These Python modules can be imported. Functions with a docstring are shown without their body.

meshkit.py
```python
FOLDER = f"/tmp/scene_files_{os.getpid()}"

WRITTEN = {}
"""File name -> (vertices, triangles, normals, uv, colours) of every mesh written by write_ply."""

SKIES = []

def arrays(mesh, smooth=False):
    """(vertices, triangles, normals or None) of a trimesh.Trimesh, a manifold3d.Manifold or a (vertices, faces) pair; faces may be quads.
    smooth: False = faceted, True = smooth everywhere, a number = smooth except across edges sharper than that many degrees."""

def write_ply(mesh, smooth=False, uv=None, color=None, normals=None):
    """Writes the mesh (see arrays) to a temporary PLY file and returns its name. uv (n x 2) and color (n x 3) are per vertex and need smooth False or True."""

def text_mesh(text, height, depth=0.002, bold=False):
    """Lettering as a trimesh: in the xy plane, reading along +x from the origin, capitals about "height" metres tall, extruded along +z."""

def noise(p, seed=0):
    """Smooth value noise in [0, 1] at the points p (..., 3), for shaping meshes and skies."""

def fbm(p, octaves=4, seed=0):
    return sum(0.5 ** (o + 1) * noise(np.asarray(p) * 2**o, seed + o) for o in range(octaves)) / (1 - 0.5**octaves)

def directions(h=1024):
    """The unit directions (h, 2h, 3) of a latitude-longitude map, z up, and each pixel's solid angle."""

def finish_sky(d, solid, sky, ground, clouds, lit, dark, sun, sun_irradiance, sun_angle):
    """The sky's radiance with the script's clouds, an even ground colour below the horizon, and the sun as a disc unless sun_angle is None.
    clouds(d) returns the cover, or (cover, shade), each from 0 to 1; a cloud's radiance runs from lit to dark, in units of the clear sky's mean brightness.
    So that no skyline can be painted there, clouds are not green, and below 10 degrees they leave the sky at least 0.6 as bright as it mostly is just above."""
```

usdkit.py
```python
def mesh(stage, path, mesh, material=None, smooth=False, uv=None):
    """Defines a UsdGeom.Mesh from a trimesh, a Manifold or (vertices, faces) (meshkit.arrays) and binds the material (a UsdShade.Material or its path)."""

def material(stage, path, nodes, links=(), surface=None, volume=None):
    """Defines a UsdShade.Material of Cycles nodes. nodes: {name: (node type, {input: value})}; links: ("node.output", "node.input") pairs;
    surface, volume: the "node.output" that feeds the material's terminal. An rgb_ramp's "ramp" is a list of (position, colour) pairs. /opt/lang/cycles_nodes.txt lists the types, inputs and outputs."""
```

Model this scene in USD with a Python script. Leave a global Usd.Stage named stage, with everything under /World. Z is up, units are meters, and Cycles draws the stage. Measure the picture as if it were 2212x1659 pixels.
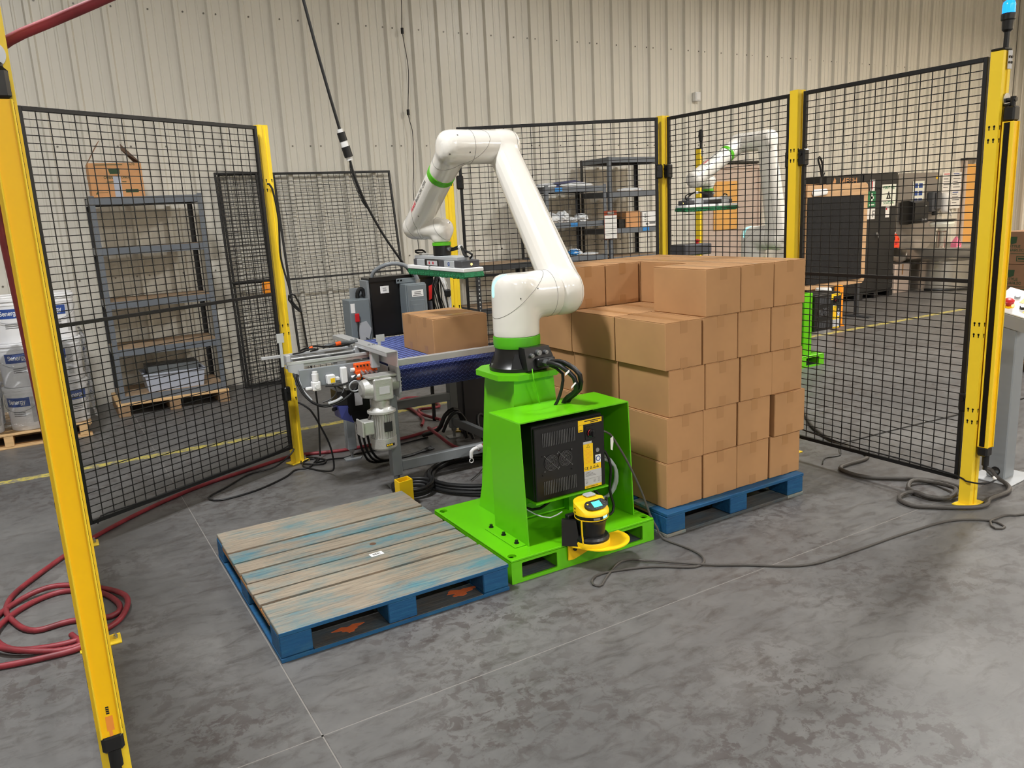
import math, random
import numpy as np
import trimesh
import manifold3d as m3
from pxr import Usd, UsdGeom, UsdLux, UsdShade, Sdf, Gf, Vt
import usdkit, meshkit

random.seed(7)
rng = np.random.default_rng(7)
stage = Usd.Stage.CreateInMemory()
UsdGeom.SetStageUpAxis(stage, UsdGeom.Tokens.z)
UsdGeom.SetStageMetersPerUnit(stage, 1.0)
UsdGeom.Xform.Define(stage, '/World')
UsdGeom.Scope.Define(stage, '/World/Looks')
PI = math.pi

# ------------------------------------------------------------------ camera, lights, exposure
F_PX, YAW, PITCH, ROLL, EYE = 1710.73, 0.530, 0.2130, -0.051, 1.665
EXPOSURE = 0.28
LAMP = 250.0                                   # radiance of a high-bay lens


def camera():
    cy, sy, cp, sp = math.cos(YAW), math.sin(YAW), math.cos(PITCH), math.sin(PITCH)
    f = np.array([sy * cp, cy * cp, -sp]); r = np.array([cy, -sy, 0.0]); u = np.cross(r, f)
    c, s = math.cos(ROLL), math.sin(ROLL)
    r, u = c * r + s * u, -s * r + c * u
    cam = UsdGeom.Camera.Define(stage, '/World/camera')
    cam.AddTransformOp().Set(Gf.Matrix4d(*r, 0, *u, 0, *(-f), 0, 0, 0, EYE, 1))
    cam.CreateHorizontalApertureAttr(36.0); cam.CreateVerticalApertureAttr(27.0)
    cam.CreateFocalLengthAttr(36.0 * F_PX / 2212.0)
    cam.CreateClippingRangeAttr(Gf.Vec2f(0.05, 200))
    cam.CreateExposureAttr(EXPOSURE)


camera()
dome = UsdLux.DomeLight.Define(stage, '/World/ambient_light')
dome.CreateIntensityAttr(0.02); dome.CreateColorAttr(Gf.Vec3f(1, 1, 1))
# rows of high-bay lamps: the fixtures are built with the structure; their lights stand here
LAMPS = []
for ix, x in enumerate((-0.4, 7.6, 14.6)):
    for iy, y in enumerate((-4.6, 3.35)):
        tint = ((0.86, 0.87, 0.88), (1.0, 0.985, 0.95), (1.2, 1.02, 0.80))[ix]
        LAMPS.append((x, y, 5.55, tint))
LAMPS.append((3.6, -4.6, 5.55, (1.0, 0.985, 0.95)))
for k, (x, y, z, c) in enumerate(LAMPS):
    L = UsdLux.RectLight.Define(stage, '/World/lamp_light_%03d' % k)
    L.CreateWidthAttr(0.9); L.CreateHeightAttr(0.42)
    L.CreateIntensityAttr(LAMP); L.CreateColorAttr(Gf.Vec3f(*c)); L.CreateNormalizeAttr(False)
    L.AddTranslateOp().Set(Gf.Vec3d(x, y, z - 0.012))

# ------------------------------------------------------------------ materials
_mats = {}


def lin(rgb):
    return tuple(((c / 255.0) / 12.92 if c / 255.0 < 0.04045 else ((c / 255.0 + 0.055) / 1.055) ** 2.4) for c in rgb)


def mat(name, rgb, rough=0.5, metal=0.0, spec=0.5, var=0.0, scale=6.0, stretch=(1, 1, 1), bump=0.0, bscale=60.0, emit=None, coat=0.0, rgb2=None, lo=0.35, hi=0.65, detail=4, rough2=None):
    """A principled surface; colour runs from rgb to rgb2 (or a lighter / darker rgb) by noise."""
    path = '/World/Looks/' + name
    c = np.array(lin(rgb))
    nodes = {'p': ('principled_bsdf', {'base_color': tuple(c), 'roughness': rough, 'metallic': metal, 'specular_ior_level': spec, 'coat_weight': coat})}
    links = []
    if emit:
        nodes['p'][1].update(emission_color=tuple(lin(emit[0])), emission_strength=emit[1])
    if var or rgb2 or bump:
        nodes['tc'] = ('texture_coordinate', {})
        nodes['mp'] = ('mapping', {'scale': tuple(stretch)})
        links += [('tc.object', 'mp.vector')]
    if var or rgb2:
        a, b = (np.clip(c * (1 - var), 0, 1), np.clip(c * (1 + var), 0, 1)) if rgb2 is None else (c, np.array(lin(rgb2)))
        nodes['n'] = ('noise_texture', {'scale': scale, 'detail': float(detail), 'roughness': 0.6})
        nodes['r'] = ('rgb_ramp', {'ramp': [(lo, tuple(a)), (hi, tuple(b))]})
        links += [('mp.vector', 'n.vector'), ('n.fac', 'r.fac'), ('r.color', 'p.base_color')]
    if bump:
        nodes['bn'] = ('noise_texture', {'scale': bscale, 'detail': 3.0})
        nodes['b'] = ('bump', {'strength': bump, 'distance': 0.01})
        links += [('mp.vector', 'bn.vector'), ('bn.fac', 'b.height'), ('b.normal', 'p.normal')]
    m = usdkit.material(stage, path, nodes, links, surface='p.BSDF')
    _mats[name] = m
    return m


mat('wall_metal', (226, 222, 211), 0.34, spec=0.6)
mat('wall_plain', (196, 190, 178), 0.6)
mat('wall_ceiling', (205, 203, 198), 0.8)
mat('screw_metal', (120, 116, 108), 0.4, 0.6)
mat('post_yellow', (250, 214, 48), 0.38, spec=0.5)
mat('curtain_yellow', (255, 200, 0), 0.33, spec=0.5)
mat('black_paint', (17, 17, 18), 0.45)
mat('black_rubber', (16, 16, 17), 0.5)
mat('cable_grey', (74, 70, 66), 0.6)
mat('hose_red', (128, 40, 48), 0.5, var=0.25, scale=9)
mat('machine_green', (100, 194, 14), 0.28, spec=0.5)
mat('ring_green', (84, 178, 28), 0.35)
mat('robot_white', (232, 228, 220), 0.16, spec=0.5, coat=0.3)
mat('seam_grey', (110, 108, 104), 0.6)
mat('black_metal', (22, 22, 23), 0.32)
mat('steel', (176, 178, 180), 0.32, 0.9)
mat('alu', (206, 208, 210), 0.4, 0.55)
mat('cast_alu', (200, 200, 196), 0.45, 0.6, bump=0.15, bscale=120)
mat('stainless', (198, 194, 186), 0.26, 0.85)
mat('grey_paint', (134, 139, 143), 0.4)
mat('grey_light', (178, 181, 184), 0.42)
mat('grey_box', (118, 127, 132), 0.42)
mat('grey_tool', (70, 70, 76), 0.45)
mat('louvre_grey', (104, 104, 106), 0.4)
mat('shelf_grey', (104, 110, 118), 0.4)
mat('shelf_dark', (52, 54, 58), 0.45)
mat('particle_board', (158, 134, 108), 0.75, var=0.16, scale=14)
mat('white_plastic', (236, 236, 236), 0.4)
mat('white_label', (240, 240, 238), 0.6)
mat('paper', (238, 236, 232), 0.75)
mat('print_black', (28, 28, 28), 0.6)
mat('print_green', (44, 70, 40), 0.7)
mat('print_grey', (120, 120, 120), 0.7)
mat('print_red', (200, 30, 50), 0.5)
mat('print_blue', (44, 76, 150), 0.5)
mat('label_yellow', (252, 206, 10), 0.5)
mat('label_grey', (196, 196, 198), 0.5)
mat('label_orange', (242, 150, 60), 0.5)
mat('belt_blue', (30, 42, 96), 0.42, spec=0.5)
mat('belt_edge', (112, 126, 190), 0.35)
mat('valve_blue', (66, 74, 140), 0.4)
mat('orange_plastic', (240, 92, 22), 0.4)
mat('orange_lock', (246, 150, 24), 0.45)
mat('red_plastic', (196, 32, 38), 0.35)
mat('brown_leather', (150, 60, 30), 0.5)
mat('foam_green', (18, 104, 62), 0.75, var=0.25, scale=40, bump=0.4, bscale=90)
mat('cyan_glow', (130, 235, 225), 0.4, emit=((150, 255, 240), 1.15))
mat('screen_glow', (60, 200, 170), 0.4, emit=((70, 225, 190), 0.9))
mat('amber_glow', (255, 210, 120), 0.4, emit=((255, 214, 130), 1.2))
mat('blue_lens', (30, 110, 250), 0.2, emit=((20, 120, 255), 2.2))
mat('lamp_lens', (255, 255, 255), 0.5, emit=((255, 250, 240), 6.0))
mat('cardboard', (178, 134, 90), 0.72, var=0.07, scale=3.0, bump=0.05, bscale=400)
mat('cardboard_edge', (120, 84, 54), 0.8)
mat('cardboard_old', (206, 152, 102), 0.72, var=0.08, scale=4.0)
mat('cardboard_dark', (142, 104, 76), 0.75, var=0.07, scale=4.0)
mat('flap_inside', (96, 70, 52), 0.8)
mat('tape_clear', (172, 128, 85), 0.3, spec=0.5)
mat('wood_raw', (216, 178, 128), 0.7, var=0.14, scale=3, stretch=(2, 14, 14))
mat('wood_dull', (150, 122, 92), 0.75, var=0.18, scale=3, stretch=(2, 14, 14))
mat('plywood', (196, 158, 118), 0.65, var=0.10, scale=2.5, stretch=(1, 10, 10))
mat('fabric_black', (16, 16, 18), 0.9, bump=0.6, bscale=18)
mat('cabinet_black', (20, 20, 22), 0.42)
mat('tote_grey', (176, 182, 196), 0.45)
mat('tote_dark', (96, 100, 102), 0.5)
mat('pail_white', (240, 240, 242), 0.3)
mat('door_beige', (206, 186, 172), 0.5)
mat('door_orange', (240, 180, 96), 0.55)
mat('soap_orange', (240, 76, 40), 0.4)
mat('soap_pink', (240, 130, 160), 0.35)
mat('sign_green', (16, 116, 70), 0.5)
mat('sign_white', (238, 240, 228), 0.5)
mat('dispenser_grey', (82, 84, 88), 0.4)
mat('mirror_grey', (150, 144, 138), 0.5, 0.4)
mat('tape_blue', (52, 140, 214), 0.6)
mat('plastic_bag', (222, 226, 230), 0.25, spec=0.6)
mat('rust_orange', (198, 96, 48), 0.8)
mat('light_curtain_slot', (10, 9, 8), 0.25)
mat('dark_gap', (34, 33, 32), 0.9)
mat('joint_fill', (128, 124, 120), 0.9)


def wood_blue(name, teal, tan, bluish, lo, hi):
    """Painted pallet wood worn through to the grain."""
    path = '/World/Looks/' + name
    nodes = {
        'tc': ('texture_coordinate', {}),
        'g': ('mapping', {'scale': (1.6, 26, 26)}), 'gn': ('noise_texture', {'scale': 3.0, 'detail': 6.0, 'roughness': 0.65}),
        'w': ('mapping', {'scale': (2.2, 5, 5)}), 'wn': ('noise_texture', {'scale': 1.6, 'detail': 5.0, 'roughness': 0.7}),
        'wr': ('rgb_ramp', {'ramp': [(lo, (0, 0, 0)), (hi, (1, 1, 1))]}),
        'gr': ('rgb_ramp', {'ramp': [(0.25, tuple(np.array(lin(tan)) * 0.45)), (0.5, lin(tan)), (0.75, tuple(np.array(lin(tan)) * 1.25))]}),
        'br': ('rgb_ramp', {'ramp': [(0.3, lin(bluish)), (0.7, lin(teal))]}),
        'mx': ('mix', {}), 'p': ('principled_bsdf', {'roughness': 0.62, 'specular_ior_level': 0.35}),
        'b': ('bump', {'strength': 0.5, 'distance': 0.004}),
    }
    links = [('tc.object', 'g.vector'), ('g.vector', 'gn.vector'), ('tc.object', 'w.vector'), ('w.vector', 'wn.vector'), ('wn.fac', 'wr.fac'), ('gn.fac', 'gr.fac'), ('gn.fac', 'br.fac'),
             ('wr.color', 'mx.fac'), ('gr.color', 'mx.color1'), ('br.color', 'mx.color2'), ('mx.color', 'p.base_color'), ('gn.fac', 'b.height'), ('b.normal', 'p.normal')]
    _mats[name] = usdkit.material(stage, path, nodes, links, surface='p.BSDF')


wood_blue('pallet_worn', (112, 130, 126), (146, 134, 118), (76, 112, 122), 0.46, 0.72)
wood_blue('pallet_worn_teal', (96, 134, 136), (140, 130, 116), (58, 108, 128), 0.40, 0.66)
wood_blue('pallet_orange', (126, 120, 96), (176, 120, 66), (90, 110, 110), 0.5, 0.8)
wood_blue('pallet_blue', (30, 92, 132), (54, 96, 116), (18, 70, 118), 0.22, 0.5)
wood_blue('pallet_dark', (70, 88, 96), (84, 80, 76), (50, 70, 84), 0.4, 0.7)


def floor_material():
    nodes = {
        'g': ('geometry', {}),
        'm1': ('mapping', {'scale': (1, 1, 1)}), 'n1': ('noise_texture', {'scale': 0.9, 'detail': 8.0, 'roughness': 0.68}),
        'r1': ('rgb_ramp', {'ramp': [(0.25, lin((80, 79, 79))), (0.5, lin((100, 99, 98))), (0.75, lin((120, 119, 117)))]}),
        'm2': ('mapping', {'scale': (3.0, 7.0, 1), 'rotation': (0, 0, 0.5)}), 'n2': ('noise_texture', {'scale': 2.2, 'detail': 8.0, 'roughness': 0.75, 'distortion': 0.6}),
        'r2': ('rgb_ramp', {'ramp': [(0.36, (0.62, 0.59, 0.58)), (0.5, (1, 1, 1)), (0.72, (1.12, 1.12, 1.12))]}),
        'n3': ('noise_texture', {'scale': 1.1, 'detail': 3.0}), 'n4': ('noise_texture', {'scale': 15.0, 'detail': 5.0, 'roughness': 0.7, 'distortion': 0.4}),
        's3': ('map_range', {'from_min': 0.42, 'from_max': 0.60, 'clamp': True}), 's4': ('map_range', {'from_min': 0.50, 'from_max': 0.56, 'clamp': True}),
        'mul': ('math', {'math_type': 'multiply'}), 'mul2': ('math', {'math_type': 'multiply', 'value2': 0.6}),
        'a': ('mix', {'mix_type': 'multiply', 'fac': 0.8}), 'b': ('mix', {'mix_type': 'mix', 'color2': lin((66, 58, 56))}),
        'rr': ('map_range', {'from_min': 0.3, 'from_max': 0.7, 'to_min': 0.34, 'to_max': 0.58}),
        'bp': ('bump', {'strength': 0.08, 'distance': 0.003}),
        'p': ('principled_bsdf', {'specular_ior_level': 0.4}),
    }
    links = [('g.position', 'm1.vector'), ('m1.vector', 'n1.vector'), ('n1.fac', 'r1.fac'), ('g.position', 'm2.vector'), ('m2.vector', 'n2.vector'), ('n2.fac', 'r2.fac'),
             ('g.position', 'n3.vector'), ('g.position', 'n4.vector'), ('n3.fac', 's3.value'), ('n4.fac', 's4.value'), ('s3.result', 'mul.value1'), ('s4.result', 'mul.value2'), ('mul.value', 'mul2.value1'),
             ('r1.color', 'a.color1'), ('r2.color', 'a.color2'), ('a.color', 'b.color1'), ('mul2.value', 'b.fac'), ('b.color', 'p.base_color'),
             ('n2.fac', 'rr.value'), ('rr.result', 'p.roughness'), ('n4.fac', 'bp.height'), ('bp.normal', 'p.normal')]
    _mats['concrete'] = usdkit.material(stage, '/World/Looks/concrete', nodes, links, surface='p.BSDF')
    nodes2 = {
        'g': ('geometry', {}), 'n': ('noise_texture', {'scale': 16.0, 'detail': 6.0, 'roughness': 0.75}),
        'r': ('rgb_ramp', {'ramp': [(0.42, lin((128, 124, 112))), (0.56, lin((206, 190, 84)))]}),
        'p': ('principled_bsdf', {'roughness': 0.5})}
    _mats['floor_paint'] = usdkit.material(stage, '/World/Looks/floor_paint', nodes2, [('g.position', 'n.vector'), ('n.fac', 'r.fac'), ('r.color', 'p.base_color')], surface='p.BSDF')


floor_material()


def film_material():
    nodes = {'t': ('transparent_bsdf', {}), 'g': ('glossy_bsdf', {'roughness': 0.12, 'color': (0.9, 0.92, 0.95)}), 'f': ('fresnel', {'IOR': 1.5}),
             'gm': ('geometry', {}), 'mp': ('mapping', {'scale': (2, 2, 22)}), 'n': ('noise_texture', {'scale': 3.0, 'detail': 4.0, 'distortion': 1.0}),
             'b': ('bump', {'strength': 0.9, 'distance': 0.02}), 'm': ('mix_closure', {})}
    links = [('gm.position', 'mp.vector'), ('mp.vector', 'n.vector'), ('n.fac', 'b.height'), ('b.normal', 'g.normal'), ('b.normal', 'f.normal'), ('f.fac', 'm.fac'), ('t.BSDF', 'm.closure1'), ('g.BSDF', 'm.closure2')]
    _mats['stretch_film'] = usdkit.material(stage, '/World/Looks/stretch_film', [*nodes.items()] and nodes, [l for l in links if l[1] != 'f.normal'], surface='m.closure')


film_material()

# ------------------------------------------------------------------ mesh helpers


def cat(*ms):
    out = []
    for m in ms:
        out += list(m) if isinstance(m, (list, tuple)) else [m]
    return trimesh.util.concatenate(out)


def box(x0, x1, y0, y1, z0, z1):
    m = trimesh.creation.box((abs(x1 - x0), abs(y1 - y0), abs(z1 - z0)))
    m.apply_translation(((x0 + x1) / 2, (y0 + y1) / 2, (z0 + z1) / 2))
    return m


def bevel(x0, x1, y0, y1, z0, z1, r=0.004):
    """A box with chamfered edges (hull of three slabs)."""
    x0, x1 = min(x0, x1), max(x0, x1); y0, y1 = min(y0, y1), max(y0, y1); z0, z1 = min(z0, z1), max(z0, z1)
    r = min(r, (x1 - x0) * .45, (y1 - y0) * .45, (z1 - z0) * .45)
    P = []
    for a, b, c in ((0, r, r), (r, 0, r), (r, r, 0)):
        for x in (x0 + a, x1 - a):
            for y in (y0 + b, y1 - b):
                for z in (z0 + c, z1 - c):
                    P.append((x, y, z))
    return trimesh.convex.convex_hull(np.array(P))


def rotz(m, a, at=(0, 0, 0)):
    m.apply_transform(trimesh.transformations.rotation_matrix(a, (0, 0, 1), at)); return m


def rot(m, a, axis, at=(0, 0, 0)):
    m.apply_transform(trimesh.transformations.rotation_matrix(a, axis, at)); return m


def mv(m, x=0, y=0, z=0):
    m.apply_translation((x, y, z)); return m


def cyl(p, q, r, seg=24, r2=None, caps=True):
    p, q = np.array(p, float), np.array(q, float)
    d = q - p; L = np.linalg.norm(d); d /= L
    a = np.cross(d, (0, 0, 1) if abs(d[2]) < .9 else (1, 0, 0)); a /= np.linalg.norm(a); b = np.cross(d, a)
    t = np.linspace(0, 2 * PI, seg, endpoint=False)
    ring = np.cos(t)[:, None] * a + np.sin(t)[:, None] * b
    v = np.vstack([p + r * ring, q + (r if r2 is None else r2) * ring, [p], [q]])
    i = np.arange(seg); j = (i + 1) % seg
    f = [np.c_[i, j, j + seg], np.c_[i, j + seg, i + seg]]
    if caps:
        f += [np.c_[j, i, np.full(seg, 2 * seg)], np.c_[i + seg, j + seg, np.full(seg, 2 * seg + 1)]]
    m = trimesh.Trimesh(v, np.vstack(f), process=False)
    if m.volume < 0:
        m.invert()
    return m


def smooth_path(pts, step=0.03, closed=False):
    """Catmull-Rom through pts."""
    P = np.array(pts, float)
    n = len(P)
    out = []
    for i in range(n if closed else n - 1):
        if closed:
            a, b, c, d = P[(i - 1) % n], P[i], P[(i + 1) % n], P[(i + 2) % n]
        else:
            a, b, c, d = P[max(i - 1, 0)], P[i], P[i + 1], P[min(i + 2, n - 1)]
        k = max(2, int(np.linalg.norm(c - b) / step))
        for t in np.arange(k) / k:
            out.append(0.5 * (2 * b + (c - a) * t + (2 * a - 5 * b + 4 * c - d) * t * t + (3 * b - a - 3 * c + d) * t ** 3))
    if not closed:
        out.append(P[-1])
    return np.array(out)


def tube(pts, r, seg=10, step=0.03, closed=False, smooth=True, minz=None):
    P = smooth_path(pts, step, closed) if smooth else np.array(pts, float)
    if minz is not None:
        P[:, 2] = np.maximum(P[:, 2], minz)
    n = len(P)
    T = np.gradient(P, axis=0) if not closed else np.roll(P, -1, 0) - np.roll(P, 1, 0)
    T /= np.maximum(np.linalg.norm(T, axis=1, keepdims=True), 1e-9)
    nrm = np.cross(T[0], (0, 0, 1) if abs(T[0][2]) < .9 else (1, 0, 0)); nrm /= np.linalg.norm(nrm)
    V = []
    t = np.linspace(0, 2 * PI, seg, endpoint=False)
    for i in range(n):
        nrm = nrm - T[i] * nrm.dot(T[i]); nrm /= max(np.linalg.norm(nrm), 1e-9)
        b = np.cross(T[i], nrm)
        V.append(P[i] + r * (np.cos(t)[:, None] * nrm + np.sin(t)[:, None] * b))
    V = np.vstack(V)
    i = np.arange(seg); j = (i + 1) % seg
    F = []
    for k in range(n if closed else n - 1):
        a, b = k * seg, ((k + 1) % n) * seg
        F += [np.c_[a + i, a + j, b + j], np.c_[a + i, b + j, b + i]]
    if not closed:
        c0 = len(V); V = np.vstack([V, P[0], P[-1]])
        F += [np.c_[j, i, np.full(seg, c0)], np.c_[(n - 1) * seg + i, (n - 1) * seg + j, np.full(seg, c0 + 1)]]
    m = trimesh.Trimesh(V, np.vstack(F), process=False)
    if m.volume < 0:
        m.invert()
    return m


def lathe(prof, seg=48, at=(0, 0, 0), axis='z'):
    """prof: (r, z) pairs from bottom to top."""
    t = np.linspace(0, 2 * PI, seg, endpoint=False)
    V, F = [], []
    for r, z in prof:
        V.append(np.c_[r * np.cos(t), r * np.sin(t), np.full(seg, z)])
    V = np.vstack(V); i = np.arange(seg); j = (i + 1) % seg
    for k in range(len(prof) - 1):
        a, b = k * seg, (k + 1) * seg
        F += [np.c_[a + i, a + j, b + j], np.c_[a + i, b + j, b + i]]
    c = len(V); V = np.vstack([V, (0, 0, prof[0][1]), (0, 0, prof[-1][1])])
    F += [np.c_[j, i, np.full(seg, c)], np.c_[(len(prof) - 1) * seg + i, (len(prof) - 1) * seg + j, np.full(seg, c + 1)]]
    m = trimesh.Trimesh(V, np.vstack(F), process=False)
    if axis == 'x':
        rot(m, PI / 2, (0, 1, 0))
    if axis == 'y':
        rot(m, -PI / 2, (1, 0, 0))
    m.apply_translation(at)
    return m


def prism(poly, h, plane='xy', at=0.0):
    """Polygon [(a, b)] extruded by h; plane xy -> up z from at, xz -> along y from at, yz -> along x from at."""
    from shapely.geometry import Polygon
    P = poly if hasattr(poly, 'exterior') else Polygon(poly)
    m = trimesh.creation.extrude_polygon(P, h, engine='earcut')
    v = m.vertices.copy()
    if plane == 'xz':
        v = np.c_[v[:, 0], at + v[:, 2], v[:, 1]]
    elif plane == 'yz':
        v = np.c_[at + v[:, 2], v[:, 0], v[:, 1]]
    else:
        v = np.c_[v[:, 0], v[:, 1], at + v[:, 2]]
    m = trimesh.Trimesh(v, m.faces.copy(), process=False)
    if m.volume < 0:
        m.invert()
    return m


def hull(P):
    return trimesh.convex.convex_hull(np.array(P))


def sphere_pts(c, r, n=2):
    return np.array(trimesh.creation.icosphere(n, r).vertices) + np.array(c)


def to_man(m):
    m = trimesh.Trimesh(m.vertices, m.faces, process=True)
    return m3.Manifold(m3.Mesh(np.array(m.vertices, np.float32), np.array(m.faces, np.uint32)))


def from_man(M):
    q = M.to_mesh()
    return trimesh.Trimesh(np.array(q.vert_properties[:, :3]), np.array(q.tri_verts), process=False)


def union(ms):
    M = to_man(ms[0])
    for m in ms[1:]:
        M = M + to_man(m)
    return from_man(M)


def cut(a, *bs):
    M = to_man(a)
    for b in bs:
        M = M - to_man(b)
    return from_man(M)


def blend(ms, edge=0.012, it=14):
    M = to_man(ms[0])
    for m in ms[1:]:
        M = M + to_man(m)
    M = M.refine_to_length(edge)
    t = from_man(M)
    t = trimesh.Trimesh(t.vertices, t.faces, process=True)
    t.merge_vertices(digits_vertex=5)
    t.update_faces(t.nondegenerate_faces()); t.remove_unreferenced_vertices()
    e = t.edges_unique; n = len(t.vertices); v = np.array(t.vertices)
    deg = np.maximum(np.bincount(e.ravel(), minlength=n), 1)[:, None]
    for _ in range(it):
        s = np.zeros_like(v); np.add.at(s, e[:, 0], v[e[:, 1]]); np.add.at(s, e[:, 1], v[e[:, 0]])
        v = .5 * v + .5 * s / deg
    t = trimesh.Trimesh(v, t.faces, process=False)
    return t


def disc_pts(c, axis, r, rr, half, n=40):
    """Rounded disc: rings of points of a short cylinder with rounded rims."""
    c = np.array(c, float); d = np.array(axis, float); d /= np.linalg.norm(d)
    a = np.cross(d, (0, 0, 1) if abs(d[2]) < .9 else (1, 0, 0)); a /= np.linalg.norm(a); b = np.cross(d, a)
    t = np.linspace(0, 2 * PI, n, endpoint=False)
    ring = np.cos(t)[:, None] * a + np.sin(t)[:, None] * b
    P = []
    for s in (-1, 1):
        for q in np.linspace(0, PI / 2, 6):
            P.append(c + d * s * (half - rr + rr * math.sin(q)) + (r - rr + rr * math.cos(q)) * ring)
    return np.vstack(P)


def text(s, height, depth=0.0006, bold=False, width=None):
    m = meshkit.text_mesh(s, height, depth, bold)
    if width:
        w = m.bounds[1][0] - m.bounds[0][0]
        m.apply_scale((width / w, 1, 1)) if False else m.apply_transform(np.diag([width / w, 1, 1, 1]))
    return m


def frame(m, o, ex, ey):
    """Places a mesh built in the xy plane: x -> ex, y -> ey, z -> ex x ey, at o."""
    ex, ey = np.array(ex, float), np.array(ey, float)
    ex /= np.linalg.norm(ex); ey /= np.linalg.norm(ey); ez = np.cross(ex, ey)
    T = np.eye(4); T[:3, 0], T[:3, 1], T[:3, 2], T[:3, 3] = ex, ey, ez, o
    m.apply_transform(T); return m


# ------------------------------------------------------------------ scene helpers
_names = {}


def fresh(parent, name):
    n = _names.get((parent, name), -1) + 1
    _names[(parent, name)] = n
    return parent + '/' + (name if n == 0 else '%s_%03d' % (name, n))


def tagp(prim, label=None, category=None, group=None, kind=None):
    for k, v in (('label', label), ('category', category), ('group', group), ('kind', kind)):
        if v:
            prim.SetCustomDataByKey(k, v)


def thing(name, label, category, loc=(0, 0, 0), rz=0.0, group=None, kind=None):
    path = fresh('/World', name)
    x = UsdGeom.Xform.Define(stage, path)
    x.AddTranslateOp().Set(Gf.Vec3d(*map(float, loc)))
    x.AddRotateZOp().Set(math.degrees(rz))
    tagp(x.GetPrim(), label, category, group, kind)
    return path


def obj(name, m, material, parent='/World', label=None, category=None, group=None, kind=None, smooth=30):
    path = fresh(parent, name)
    if isinstance(m, (list, tuple)):
        m = cat(m)
    g = usdkit.mesh(stage, path, m, _mats[material], smooth=smooth)
    g.CreateDoubleSidedAttr(True)
    tagp(g.GetPrim(), label, category, group, kind)
    return path


def dup(src, name, loc, rz, label, category=None, group=None):
    was = stage.GetPrimAtPath(src).GetCustomData()
    path = thing(name, label, category or was.get('category'), loc, rz, group or was.get('group'))
    p = stage.GetPrimAtPath(path)
    p.GetReferences().AddInternalReference(src)
    p.SetInstanceable(True)
    return path

# ------------------------------------------------------------------ the building
WALL_Y, X0, X1, YB, CEIL = 8.705, -5.0, 16.5, -7.0, 7.2


def struct(name):
    x = UsdGeom.Xform.Define(stage, fresh('/World', name))
    tagp(x.GetPrim(), kind='structure')
    return str(x.GetPath())


fl = struct('floor')
JX, JY, G = 0.585, 2.36, 0.0015
for xa, xb in ((X0, JX - G), (JX + G, 6.6 - G), (6.6 + G, X1)):
    for ya, yb in ((YB, JY - G), (JY + G, WALL_Y + 0.05)):
        obj('slab', bevel(xa, xb, ya, yb, -0.12, 0.0, 0.002), 'concrete', fl)
obj('joint_filler', cat(box(JX - .004, JX + .004, YB, WALL_Y, -0.11, -0.0012), box(6.596, 6.604, YB, WALL_Y, -0.11, -0.0012), box(X0, X1, JY - .004, JY + .004, -0.11, -0.0012)), 'joint_fill', fl)
obj('painted_line', box(X0, 15.8, 6.33, 6.42, 0.0, 0.0012), 'floor_paint', fl, label='worn yellow line painted along the concrete floor')


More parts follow.
